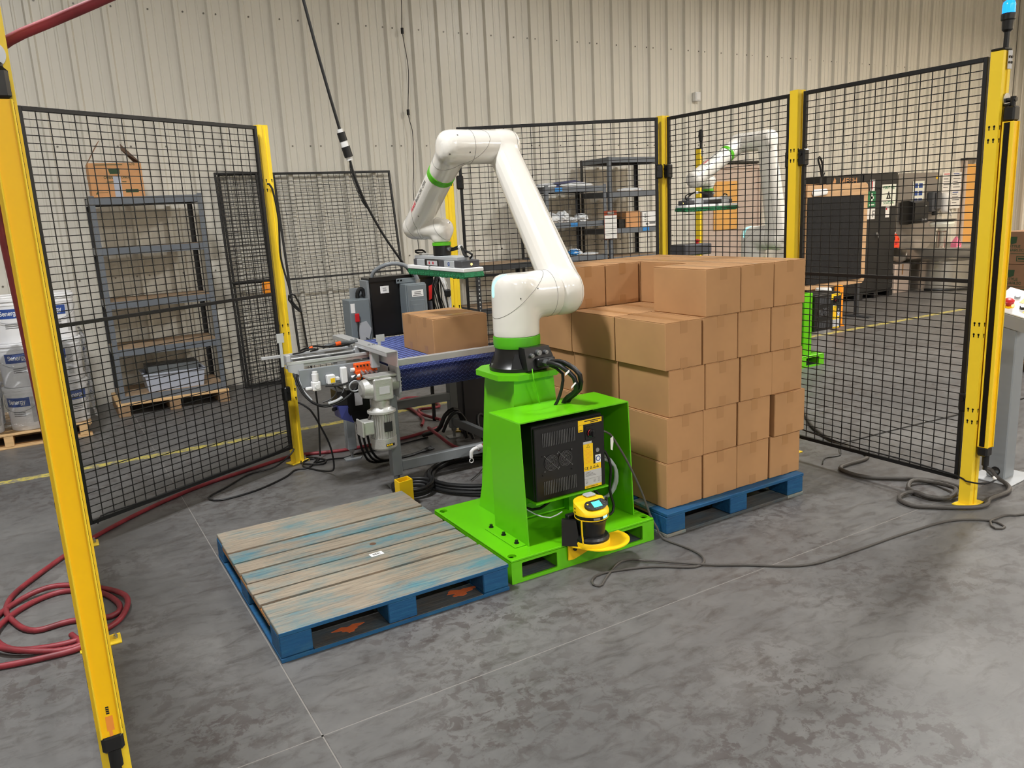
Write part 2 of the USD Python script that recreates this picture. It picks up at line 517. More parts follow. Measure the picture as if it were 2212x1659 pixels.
def rib_profile(w, first):
    """Cross-section of a ribbed panel, front towards -y: (x, depth) pairs along one panel."""
    P = []
    x = first
    pitch = 0.3136
    for k in range(3):
        c = x + pitch * (k + 0.0)
        P += [(c, 0.0), (c + 0.015, -0.038), (c + 0.052, -0.038), (c + 0.070, 0.0),
              (c + 0.135, 0.0), (c + 0.143, -0.0065), (c + 0.157, -0.0065), (c + 0.165, 0.0), (c + 0.222, 0.0), (c + 0.230, -0.0065), (c + 0.244, -0.0065), (c + 0.252, 0.0)]
    P.append((first + 3 * pitch, 0.0))
    return P


def ribbed_panel(first, z0, z1):
    P = rib_profile(0, first)
    n = len(P)
    F = np.array([(x, y, z) for z in (z0, z1) for x, y in P] + [(x, 0.012, z) for z in (z0, z1) for x, y in P])
    T = []
    for i in range(n - 1):
        T += [(i, i + 1, n + i + 1), (i, n + i + 1, n + i), (2 * n + i + 1, 2 * n + i, 3 * n + i), (2 * n + i + 1, 3 * n + i, 3 * n + i + 1)]
        T += [(n + i, n + i + 1, 3 * n + i + 1), (n + i, 3 * n + i + 1, 3 * n + i), (i + 1, i, 2 * n + i), (i + 1, 2 * n + i, 2 * n + i + 1)]
    return trimesh.Trimesh(F, T, process=False)


wb = struct('wall_back')
PANEL = 3 * 0.3136
first = 2.80 - PANEL * 8 - 0.04
k = 0
screws = []
while first + PANEL < X1 + 0.6:
    m = ribbed_panel(first, 0.0, CEIL); mv(m, 0, WALL_Y, 0)
    obj('wall_panel', m, 'wall_metal', wb, smooth=False)
    for z in (1.232, 2.471, 3.729, 5.0):
        for j in range(3):
            c = first + j * 0.3136
            xs = (c - 0.02, c + 0.095) if j == 0 else (c + 0.10,)
            for x in xs:
                screws.append(cyl((x, WALL_Y + 0.001, z), (x, WALL_Y - 0.006, z), 0.0095, 6))
    first += PANEL
obj('screw', screws, 'screw_metal', wb, kind='stuff')
wr = struct('wall_right')
first = -WALL_Y + .01
while first < -YB:
    m = ribbed_panel(first, 0.0, CEIL)
    rotz(m, -PI / 2)                                   # front now faces -x
    mv(m, X1, 0, 0)
    m.vertices[:, 1] = np.maximum(m.vertices[:, 1], YB)
    obj('wall_panel', m, 'wall_metal', wr, smooth=False)
    first += PANEL
for nm, b in (('wall_left', box(X0 - .1, X0, YB, WALL_Y, 0, CEIL)), ('wall_front', box(X0 - .1, X1 + .1, YB - .1, YB, 0, CEIL))):
    q = obj(nm, b, 'wall_plain'); tagp(stage.GetPrimAtPath(q), kind='structure')
q = obj('ceiling', box(X0 - .1, X1 + .2, YB - .1, WALL_Y + .2, CEIL, CEIL + .1), 'wall_ceiling'); tagp(stage.GetPrimAtPath(q), kind='structure')

# high-bay lamps (above the frame): a shallow white trough with its light inside
for k, (x, y, z, c) in enumerate(LAMPS):
    lab = 'white trough high-bay lamp above the hall, %s column, %s row' % (('left', 'middle', 'right', 'odd')[k // 2], ('rear', 'wall side')[k % 2])
    t = thing('high_bay_lamp', lab, 'lamp', (x, y, z), 0, 'high-bay lamps over the hall')
    obj('housing', cat(box(-.5, .5, -.26, .26, .0, .09), box(-.5, .5, -.27, -.255, -.10, .09), box(-.5, .5, .255, .27, -.10, .09), box(-.515, -.5, -.27, .27, -.10, .09), box(.5, .515, -.27, .27, -.10, .09)), 'wall_ceiling', t)
    obj('lens', box(-.46, .46, -.22, .22, -.010, -.002), 'lamp_lens', t)
    obj('hanger', cat(cyl((-.4, 0, .09), (-.4, 0, CEIL - z), .006, 8), cyl((.4, 0, .09), (.4, 0, CEIL - z), .006, 8)), 'steel', t)

# doors and what is fixed to the back wall
d1 = struct('door_1')
obj('frame', cat(bevel(8.38, 8.44, 8.60, 8.70, 0, 2.13), bevel(9.52, 9.58, 8.60, 8.70, 0, 2.13), bevel(8.38, 9.58, 8.60, 8.70, 2.13, 2.19)), 'door_beige', d1)
obj('leaf', bevel(8.44, 9.52, 8.625, 8.67, 0.01, 2.13, .004), 'door_beige', d1)
obj('drip_cap', bevel(8.36, 9.60, 8.57, 8.70, 2.205, 2.235, .004), 'black_metal', d1)
obj('covered_window', cat(bevel(8.60, 9.08, 8.605, 8.624, 1.26, 1.955, .004)), 'door_orange', d1)
h = obj('handle', cat(cyl((9.30, 8.625, 1.0), (9.30, 8.575, 1.0), .028, 20), cyl((9.30, 8.575, 1.0), (9.17, 8.57, 1.0), .011, 10)), 'steel', d1)
obj('lock', cyl((9.30, 8.625, 1.10), (9.30, 8.60, 1.10), .024, 20), 'steel', d1)
d2 = struct('door_2')
obj('leaf', bevel(14.98, 15.92, 8.62, 8.67, 0.01, 2.12, .004), 'door_orange', d2)
obj('frame', cat(bevel(14.92, 14.98, 8.60, 8.70, 0, 2.18), bevel(15.92, 15.98, 8.60, 8.70, 0, 2.18)), 'door_beige', d2)
obj('drip_cap', bevel(14.9, 16.0, 8.57, 8.70, 2.20, 2.225, .004), 'black_metal', d2)
t = thing('switch_box', 'small white electrical box high on the ribbed wall', 'electrical box', (8.31, 8.66, 3.12))
obj('box', bevel(-.05, .05, -.03, .04, -.06, .06, .006), 'white_plastic', t)
obj('cover_plate', bevel(-.035, .035, -.036, -.03, -.045, .045, .003), 'white_label', t)

# ------------------------------------------------------------------ fence posts and mesh panels
KEYS = (1.956, 1.895, 0.991, 0.933, 0.537, 0.473)
PH = 2.303


def post(label, x, y, rz=0.0, group=None, h=PH):
    t = thing('fence_post', label, 'fence post', (x, y, 0), rz, group)
    w, d, g = .035, .030, .006
    # hollow profile with shallow grooves down two faces
    P = [(-w, -d), (-.012, -d), (-.010, -d + g), (.010, -d + g), (.012, -d), (w, -d), (w, -.011), (w - g, -.009), (w - g, .009), (w, .011), (w, d), (-w, d), (-w, .011), (-w + .0, .009), (-w, -.011)]
    obj('column', prism(P, h - .008, at=.008), 'post_yellow', t, smooth=False)
    obj('base_plate', bevel(-.07, .085, -.045, .045, 0, .008, .002), 'post_yellow', t)
    obj('anchor_bolt', cat(cyl((.065, .0, .008), (.065, .0, .022), .009, 6), cyl((.065, .0, .022), (.065, .0, .034), .005, 8)), 'steel', t)
    sl = []
    for z in KEYS:
        for u in (-.019, .005):
            for s in (-1, 1):
                sl += [cyl((s * (w + .0005), u + .007, z), (s * (w + .001), u + .007, z), .0055, 10), box(s * w, s * (w + .001), u + .0045, u + .0095, z - .016, z)]
        for u in (-.026, .017):
            for s in (-1,):
                sl += [cyl((u + .006, s * (d + .0005), z), (u + .006, s * (d + .001), z), .0055, 10), box(u + .0035, u + .0085, s * d, s * (d + .001), z - .016, z)]
    obj('keyhole_slots', sl, 'black_metal', t, kind='stuff')
    return t


def panel(label, A, B, z0=.125, z1=2.29, mid=1.20, cell=(.0635, .0375), clips=(), group=None, fr=.022, name='mesh_panel', tilt=None, wire=.0020):
    """Wire-mesh guard panel standing between floor points A and B."""
    A, B = np.array(A, float), np.array(B, float)
    L = np.linalg.norm(B - A); a = math.atan2(*(B - A)[::-1])
    t = thing(name, label, 'mesh panel', (A[0], A[1], 0), a, group)

    def put(m):
        if tilt:
            rot(m, tilt, (1, 0, 0))
        return m
    h = fr / 2
    for nm, b in (('side_rail', bevel(0, fr, -h, h, z0, z1, .002)), ('side_rail', bevel(L - fr, L, -h, h, z0, z1, .002)), ('top_rail', bevel(fr, L - fr, -h, h, z1 - fr, z1, .002)),
                  ('bottom_rail', bevel(fr, L - fr, -h, h, z0, z0 + fr, .002))):
        obj(nm, put(b), 'black_paint', t)
    if mid:
        obj('middle_rail', put(bevel(fr, L - fr, -.008, .008, mid - .010, mid + .010, .002)), 'black_paint', t)
    wires = []
    n = int((L - 2 * fr) / cell[0]); dx = (L - 2 * fr) / max(n, 1)
    for i in range(1, n):
        x = fr + i * dx
        wires.append(box(x - wire, x + wire, -.0045, -.0005, z0 + fr, z1 - fr))
    n = int((z1 - z0 - 2 * fr) / cell[1]); dz = (z1 - z0 - 2 * fr) / n
    for i in range(1, n):
        z = z0 + fr + i * dz
        wires.append(box(fr, L - fr, -.0005, .0045, z - wire, z + wire))
    obj('wire_mesh', put(cat(wires)), 'black_paint', t, kind='stuff', smooth=False)
    for s, z in clips:
        x = 0 if s == 0 else L
        obj('panel_clip', put(cat(bevel(x - .022, x + .03, -.024, .024, z - .05, z + .05, .008), cyl((x, -.03, z + .02), (x, .03, z + .02), .012, 10))), 'black_metal', t)
    return t


LX = -.012
post('yellow fence post carrying the near left light curtain, front of the left row', LX, 2.30)
post('yellow fence post hidden behind the near left post, middle of the left row', LX + .005, 3.485)
post('yellow fence post at the near end of the slanting left mesh panel', -.010, 4.72, .0)
post('slim yellow fence post at the far end of the slanting left mesh panel', 1.402, 5.475, .35)
post('yellow fence post right behind the conveyor, left of the slanting back mesh panel', 2.725, 5.43, -.5, h=2.262)
post('yellow fence post behind the carton stack, between slanting back panel and narrow panel', 4.135, 4.66, .0)
post('yellow fence post between the middle and the front right mesh panels', 4.135, 3.445, .0)
post('yellow fence post with blue beacon at the front right corner of the cell', 4.135, 2.25, .0)
panel('black mesh panel seen edge-on between the first two left posts', (LX, 3.43), (LX, 2.36), clips=((0, 1.9),))
panel('black mesh panel seen edge-on between the two farther left posts', (LX + .005, 4.66), (LX, 3.54), clips=((0, 1.9),))
panel('wide slanting black mesh guard panel at left, before the grey shelf rack', (.040, 4.675), (1.355, 5.405), mid=1.21, clips=((1, .52),))
panel('wide slanting black mesh guard panel behind the white arm and carton stack', (2.785, 5.37), (4.062, 4.635), mid=1.21, clips=((0, 1.90), (1, 1.906)))
panel('narrow black mesh guard panel at right, before the second robot', (4.135, 4.61), (4.135, 3.495), mid=1.20, clips=((0, 1.906), (1, 1.90)))
panel('large black mesh guard panel at far right, before the black cabinet and sink', (4.135, 3.395), (4.135, 2.305), mid=1.20, clips=((0, 1.906), (1, .56)))


def leaning(label, x0, x1, ytop, ybot, z1, mid, group=None):
    ang = -math.atan2(ytop - ybot, z1)
    t = panel(label, (x0, ybot), (x1, ybot), z0=.012, z1=z1, mid=mid, tilt=ang)
    return t


leaning('wide spare mesh panel leaning on the ribbed wall right of the slim post', 2.28, 3.60, 8.64, 8.32, 2.22, 1.10)
leaning('narrow spare mesh panel leaning on the wall, front one of a pair', 1.69, 2.12, 8.62, 8.38, 2.22, 1.11)
leaning('narrow spare mesh panel leaning on the wall, rear one of a pair', 1.73, 2.16, 8.66, 8.44, 2.21, 1.09)
t = thing('gate_lock', 'orange safety gate lock on the narrow leaning mesh panel', 'lock', (2.04, 8.40, 1.03))
obj('body', bevel(-.05, .06, -.05, .03, -.06, .06, .012), 'orange_lock', t)
obj('key_slot', bevel(-.02, .03, -.056, -.049, -.03, .03, .003), 'label_orange', t)

# light curtains
def light_curtain(label, x, y, z0, z1, side):
    t = thing('light_curtain', label, 'light curtain', (x, y, 0), 0)
    # local: body towards -y, slot on +x face
    obj('housing', prism([(-.026, -.025), (.026, -.025), (.026, .025), (-.026, .025)], z1 - z0 - .12, at=z0 + .05), 'curtain_yellow', t)
    obj('front_lip', cat(bevel(-.0275, -.022, -.032, -.013, z0 + .05, z1 - .07, .002), bevel(.022, .0275, -.032, -.013, z0 + .05, z1 - .07, .002), bevel(-.0275, -.022, .015, .025, z0 + .05, z1 - .07, .002), bevel(.022, .0275, .015, .025, z0 + .05, z1 - .07, .002)), 'post_yellow', t)
    obj('lens_slot', box(side * .026, side * .0285, -.012, .014, z0 + .055, z1 - .075), 'light_curtain_slot', t)
    obj('end_cap', bevel(-.0275, .0275, -.028, .026, z1 - .07, z1, .008), 'black_metal', t)
    obj('end_cap', bevel(-.0275, .0275, -.028, .026, z0, z0 + .052, .008), 'black_metal', t)
    obj('bracket', cat(bevel(-.02, .02, .0, .032, z1 + .002, z1 + .014, .003), cyl((0, -.005, z1 - .0), (0, -.005, z1 + .045), .013, 12), cyl((0, .03, z1 + .03), (0, -.02, z1 + .03), .011, 12)), 'black_metal', t)
    obj('bracket_disc', cyl((0, .031, z1 + .035), (0, .024, z1 + .035), .030, 24), 'steel', t)
    obj('plug', cat(cyl((.0, -.010, z0 + .005), (.0, -.010, z0 - .05), .017, 14), cyl((.0, -.010, z0 - .05), (.0, -.010, z0 - .075), .011, 12)), 'black_rubber', t)
    return t


lc = light_curtain('near left yellow light curtain bar with a black end cap, cutting across the picture', LX, 2.242, .285, 2.045, 1)
obj('printed_text', [box(-.004, .004, -.0257, -.0250, z, z + .004) for z in (.402, .408, .414, .420)], 'print_black', lc)
obj('data_sticker', cat(box(-.008, .010, -.0257, -.0250, .352, .395), box(-.004, .004, -.0257, -.025, .335, .352)), 'label_orange', lc)
light_curtain('right yellow light curtain bar with a black slot, on the beacon post', 4.150, 2.190, .285, 2.045, -1)
obj('curtain_cable', tube([(LX, 2.232, .215), (LX - .02, 2.225, .16), (LX - .03, 2.24, .08), (LX - .05, 2.30, .012), (LX - .3, 2.5, .012), (LX - .5, 2.9, .012)], .004, 8), 'black_rubber', label='thin black lead at the foot of the near left light curtain', category='cable')
obj('curtain_cable', tube([(4.150, 2.18, .215), (4.16, 2.15, .185), (4.15, 2.12, .17), (4.10, 2.15, .15), (4.085, 2.24, .145), (4.105, 2.30, .155), (4.112, 2.60, .165), (4.112, 3.0, .17), (4.112, 3.38, .20)], .0045, 8), 'black_rubber', label='thin black lead curling from the right light curtain to the mesh panel foot', category='cable')
b = obj('cable_clip', cyl((4.155, 2.135, .18), (4.148, 2.118, .172), .0065, 10), 'white_plastic', label='white tie on the right light curtain lead', category='cable tie')


def beacon(label, x, y, z, lit):
    t = thing('signal_beacon', label, 'beacon', (x, y, z))
    obj('bracket', bevel(.0, .036, -.035, -.031, -.085, .0, .002), 'label_grey', t)
    obj('bolts', cat(*[cyl((u, -.035, v), (u, -.040, v), .006, 10) for u in (.008, .028) for v in (-.055, -.03)]), 'black_metal', t)
    obj('mount', cat(bevel(-.034, .034, -.034, .034, 0.001, .012, .004), cyl((0.015, -.012, .012), (0.015, -.012, .09), .013, 14)), 'black_metal', t)
    obj('socket', lathe([(.014, .085), (.024, .095), (.026, .135), (.031, .140), (.031, .165), (.029, .168)], 24, (0.015, -.012, 0)), 'black_metal', t)
    obj('lens', lathe([(.028, .168), (.028, .205), (.024, .220), (.012, .228), (.001, .229)], 24, (0.015, -.012, 0)), 'blue_lens' if lit else 'black_metal', t, smooth=50)
    return t


beacon('lit blue signal beacon on top of the front right post', 4.135, 2.25, PH + .001, True)
# the far post of the neighbouring cell with its unlit beacon
post('distant yellow fence post of the neighbouring cell, behind the second robot', 7.15, 7.41, .3)
beacon('unlit black signal beacon on the distant yellow post', 7.15, 7.41, PH + .001, False)

# ------------------------------------------------------------------ block pallets
HP = .128


def plank(x0, x1, y0, y1, z0, z1, r=.0025):
    m = bevel(x0, x1, y0, y1, z0, z1, r)
    m.apply_translation((rng.uniform(-.004, .004), 0, rng.uniform(-.0012, 0)))
    return m


def block_pallet(label, x, y, tops, top_mats, edge_mat, blk_mat, h=HP, W=1.03, D=1.215, dark='pallet_dark', group=None):
    t = thing('wooden_pallet', label, 'pallet', (x, y, 0), 0, group)
    th = .019
    for k, (a, b) in enumerate(tops):
        obj('deck_board', plank(0, W, a, b, h - th, h), top_mats[k % len(top_mats)], t)
    for x0 in (0, W / 2 - .065, W - .13):
        obj('stringer_board', bevel(x0 + .001, x0 + .129, .150, D - .150, h - 2 * th, h - th - .0013, .002), 'pallet_orange', t)
        for y0 in (.003, D / 2 - .07, D - .143):
            obj('block', bevel(x0 + .001, x0 + .129, y0, y0 + .14, .018, h - (2 * th + .0003 if .1 < y0 < D - .2 else th + .0013), .004), blk_mat, t)
    for y0 in (0, D / 2 - .07, D - .14):
        obj('bottom_board', bevel(.132, W - .132, y0 + .002, y0 + .138, 0, .0175, .002), dark, t)
    for x0 in (0, W - .13):
        obj('bottom_board', bevel(x0, x0 + .13, 0, D, 0, .0175, .002), edge_mat, t)
    obj('bottom_board', bevel(W / 2 - .065, W / 2 + .065, .14, D - .14, .0, .0172, .002), dark, t)
    return t


TOPS = [(0, .136), (.139, .272), (.292, .388), (.404, .512), (.528, .640), (.660, .766), (.784, .905), (.928, 1.064), (1.067, 1.213)]
pa = block_pallet('empty weathered blue wooden pallet in front, beside the green robot base', .590, 2.880, TOPS, ('pallet_worn_teal', 'pallet_worn', 'pallet_worn', 'pallet_worn', 'pallet_worn_teal', 'pallet_worn'), 'pallet_blue', 'pallet_blue')
obj('front_edge', cat(bevel(.0, 1.03, -.0015, .0025, HP - .018, HP - .0025, .001), bevel(0, 1.03, -.0012, .002, .001, .0165, .0008)), 'pallet_blue', pa)
ps = block_pallet('blue wooden pallet carrying the big stack of brown cartons', 2.560, 2.882, TOPS, ('pallet_blue', 'pallet_worn_teal', 'pallet_blue'), 'pallet_worn_teal', 'pallet_blue', D=1.225)
lb = thing('barcode_label', 'small white barcode sticker on the empty weathered pallet', 'label', (1.175, 3.345, HP + .0002), .06)
obj('sticker', box(-.032, .032, -.018, .018, 0, .0006), 'white_label', lb)
bars, x = [], -.018
while x < .018:
    w = rng.choice([.0008, .0016, .0024]); bars.append(box(x, x + w, -.008, .010, .0006, .0009)); x += w + rng.choice([.001, .002])
obj('bar_code', bars, 'print_black', lb)
obj('knot_hole', cat(lathe([(.016, HP + .0), (.010, HP + .0012), (.001, HP + .0008)], 14, (.615, .59, 0))), 'flap_inside', pa)
for k, (x, y, s) in enumerate(((.30, .075, 1), (.83, .085, 1.2))):
    a = np.linspace(0, 2 * PI, 22, endpoint=False); rr = .035 * s * (1 + .35 * np.sin(3 * a + k) + .2 * np.sin(7 * a))
    obj('spilled_paint', prism(np.c_[x + rr * 1.5 * np.cos(a), y + rr * .7 * np.sin(a)], .0012, at=.0175), 'rust_orange', pa)

# ------------------------------------------------------------------ cartons
CW, CL, CH, CP = .2450, .3970, .2414, .2424


def carton_parts(t, along_x=False, material='cardboard'):
    """A taped shipping carton, centred on the base; length along y."""
    hw, hl = CW / 2, CL / 2
    obj('body', bevel(-hw, hw, -hl, hl, 0, CH - .003, .0034), material, t)
    for s in (-1, 1):
        obj('top_flap', bevel(s * .0016, s * (hw - .001), -hl + .001, hl - .001, CH - .0029, CH, .0012), material, t)
    tp = [box(-.024, .024, -hl + .001, hl - .001, CH + .0000, CH + .0003)]
    for s in (-1, 1):
        tp.append(box(-.024, .024, s * hl, s * (hl + .0005), CH - .062, CH - .001)); tp.append(box(-.024, .024, s * hl, s * (hl + .0005), .001, .055))
    obj('tape', tp, 'tape_clear', t)
    obj('flap_seam', box(-.0016, .0016, -hl + .002, hl - .002, CH - .0029, CH - .0018), 'cardboard_edge', t)


LAYER = ('bottom', 'second', 'third', 'fourth', 'top')
COL = ('leftmost', 'second from left', 'third from left', 'rightmost')
ROW = ('front', 'middle', 'back')
proto = None
SX, SY = 2.604, 2.932
for L in range(5):
    for r in range(3):
        for c in range(4):
            if L == 4 and ((c == 0 and r < 2) or (c == 1 and r == 1)):
                continue
            x = SX + .124 + c * .2535 + (0, .004, .016, -.004, .010)[L] + rng.uniform(-.0035, .0035)
            y = SY + .1995 + r * .4030 + rng.uniform(-.0025, .0025)
            if L == 2 and c == 3:
                x -= .018
            if L == 1 and c == 3:
                x += .012; y -= .012
            if L == 4 and c == 1 and r == 0:
                y -= .004
            z = HP + .0004 + L * CP
            a = rng.uniform(-.006, .006) * .6 + (PI if rng.random() < .5 else 0)
            lab = 'plain brown carton, %s layer of the pallet stack, %s row, %s' % (LAYER[L], ROW[r], COL[c])
            if proto is None:
                proto = thing('carton', lab, 'carton', (x, y, z), a, 'cartons stacked on the blue pallet'); carton_parts(proto)
            else:
                dup(proto, 'carton', (x, y, z), a, lab, 'carton', 'cartons stacked on the blue pallet')
BELT_Z = .780
dup(proto, 'carton', (2.325, 4.715, BELT_Z + .0026), PI / 2, 'plain brown carton on the blue conveyor belt, the nearer of the two', 'carton', 'cartons on the conveyor')
dup(proto, 'carton', (2.327, 4.968, BELT_Z + .0026), PI / 2 + .004, 'plain brown carton on the blue conveyor belt, the farther of the two', 'carton', 'cartons on the conveyor')

# ------------------------------------------------------------------ green pedestals


def pedestal(label, ox, oy, dz, housing=True):
    """Green welded robot base; (ox, oy) is the robot's axis."""
    t = thing('robot_pedestal', label, 'robot base', (ox - 2.086, oy - 3.488, 0))
    x0, x1, y0, y1, z = 1.654, 2.498, 2.912, 3.722, .118
    plate = cut(bevel(x0, x1, y0, y1, z - .012, z, .003), *[cyl((a, b, 0), (a, b, .3), .021, 24) for a, b in ((1.684, 3.67), (1.684, 2.955), (2.468, 2.955), (2.468, 3.67))])
    obj('base_plate', plate, 'machine_green', t)

    def skirt(a, b, lo, hi, axis):
        from shapely.geometry import box as sb
        P = sb(a, 0.0, b, z - .0125)
        for u, v in ((lo[0], lo[1]), (hi[0], hi[1])):
            P = P.difference(sb(u, .024, v, .088).buffer(.006).buffer(0))
        return P
    fr = skirt(x0, x1, (1.716, 1.898), (2.238, 2.418), 'x')
    obj('fork_skirt', prism(fr, .010, 'xz', y0), 'machine_green', t)
    obj('fork_skirt', prism(fr, .010, 'xz', y1 - .010), 'machine_green', t)
    sd = skirt(y0 + .0105, y1 - .0105, (2.98, 3.2), (3.42, 3.64), 'y')
    obj('side_skirt', prism(sd, .010, 'yz', x0), 'machine_green', t)
    obj('side_skirt', prism(sd, .010, 'yz', x1 - .010), 'machine_green', t)
    for a, b in ((1.698, 1.916), (2.22, 2.436)):
        obj('fork_tunnel', cat(box(a, a + .006, y0 + .012, y1 - .012, .012, z - .013), box(b - .006, b, y0 + .012, y1 - .012, .012, z - .013)), 'machine_green', t)
        obj('tunnel_floor', box(a + .007, b - .007, y0 + .013, y1 - .013, .012, .015), 'pallet_dark', t)
    # tapered column
    zt = .845 + dz
    cx, cy = 2.086, 3.488
    b0, b1, tp = .165, .150, .112
    P = lambda hx, hy0, hy1, zz: [(cx - hx, cy - hy0, zz), (cx + hx, cy - hy0, zz), (cx + hx, cy + hy1, zz), (cx - hx, cy + hy1, zz)]
    col = hull(P(.172, .17, .175, z) + P(.118, .15, .15, zt))
    win = bevel(cx - .045, cx + .062, cy - .2, cy - .06, .60, .70, .004)
    obj('column', cut(col, win), 'machine_green', t, smooth=False)
    obj('cable_window', box(cx - .043, cx + .060, cy - .10, cy - .09, .602, .698), 'black_metal', t)
    for s in (-1, 1):
        obj('column_foot', hull([(cx + s * .150, 3.33, z), (cx + s * .150, 3.62, z), (cx + s * .210, 3.62, z), (cx + s * .210, 3.33, z), (cx + s * .128, 3.345, .55), (cx + s * .128, 3.60, .55)]), 'machine_green', t, smooth=False)
    o = .19; q = .075
    top = prism([(cx - o + q, cy - o), (cx + o - q, cy - o), (cx + o, cy - o + q), (cx + o, cy + o - q), (cx + o - q, cy + o), (cx - o + q, cy + o), (cx - o, cy + o - q), (cx - o, cy - o + q)], .028, at=zt)
    obj('top_plate', top, 'machine_green', t, smooth=False)
    if housing:
        a0, a1, f0, f1, hh = 1.801, 2.443, 2.998, 3.312, .709
        # bent sheet: sides lean inwards and towards the back at the top
        th = .006
        for s, xa in ((1, a0), (-1, a1)):
            obj('housing_side', hull([(xa, f0 + .0, z), (xa + s * th, f0, z), (xa, f1, z), (xa + s * th, f1, z), (xa, f0 + .03, hh), (xa + s * th, f0 + .03, hh), (xa, f1, hh), (xa + s * th, f1, hh)]), 'machine_green', t, smooth=False)
            fo = -.062 if s == 1 else .0
            obj('mounting_flange', bevel(xa + (fo if s == 1 else 0), xa + (0.0 if s == 1 else .045), f0 + .02, f1, z + .0002, z + .006, .002), 'machine_green', t)
            if s == 1:
                for yb in (3.056, 3.178, 3.302):
                    obj('flange_bolt', cat(cyl((a0 - .030, yb, z + .006), (a0 - .030, yb, z + .010), .012, 16), cyl((a0 - .030, yb, z + .010), (a0 - .030, yb, z + .022), .008, 6)), 'black_metal', t)
        obj('housing_top', hull([(a0, f0 + .03, hh), (a1, f0 + .03, hh), (a0, f1, hh), (a1, f1, hh), (a0 + .002, f0 + .03, hh + .006), (a1 - .002, f0 + .03, hh + .006), (a0 + .002, f1, hh + .006), (a1 - .002, f1, hh + .006)]), 'machine_green', t, smooth=False)
        obj('housing_back', box(a0 + .007, a1 - .007, f1 - .006, f1, .40, hh - .001), 'machine_green', t)
        obj('controller_shelf', bevel(1.872, 2.305, 3.026, 3.305, .296, .306, .002), 'machine_green', t)
        for sb_ in (hull([(1.90, 3.10, .296), (1.906, 3.10, .296), (1.90, 3.305, .296), (1.906, 3.305, .296), (1.90, 3.305, .16), (1.906, 3.305, .16)]), hull([(2.27, 3.10, .296), (2.276, 3.10, .296), (2.27, 3.305, .296), (2.276, 3.305, .296), (2.27, 3.305, .16), (2.276, 3.305, .16)]), box(1.91, 1.96, 3.26, 3.305, z, .295), box(2.22, 2.269, 3.26, 3.305, z, .295)):
            obj('shelf_bracket', sb_, 'machine_green', t)
    return t


pedestal('bright green welded robot pedestal with an open box housing, between the pallets', 2.086, 3.488, 0)
R2 = (6.321, 5.776)
pedestal('bright green pedestal of the distant second robot, seen through the right mesh panel', R2[0], R2[1], .048, False)
t = thing('pedestal_side_panel', 'tall green upright plate on the distant second pedestal', 'panel', (6.50, 5.22, .119))
obj('plate', bevel(-.06, .06, .0, .014, 0, .62, .003), 'machine_green', t)
obj('edge_return', bevel(.048, .06, .0145, .22, 0, .62, .003), 'machine_green', t)


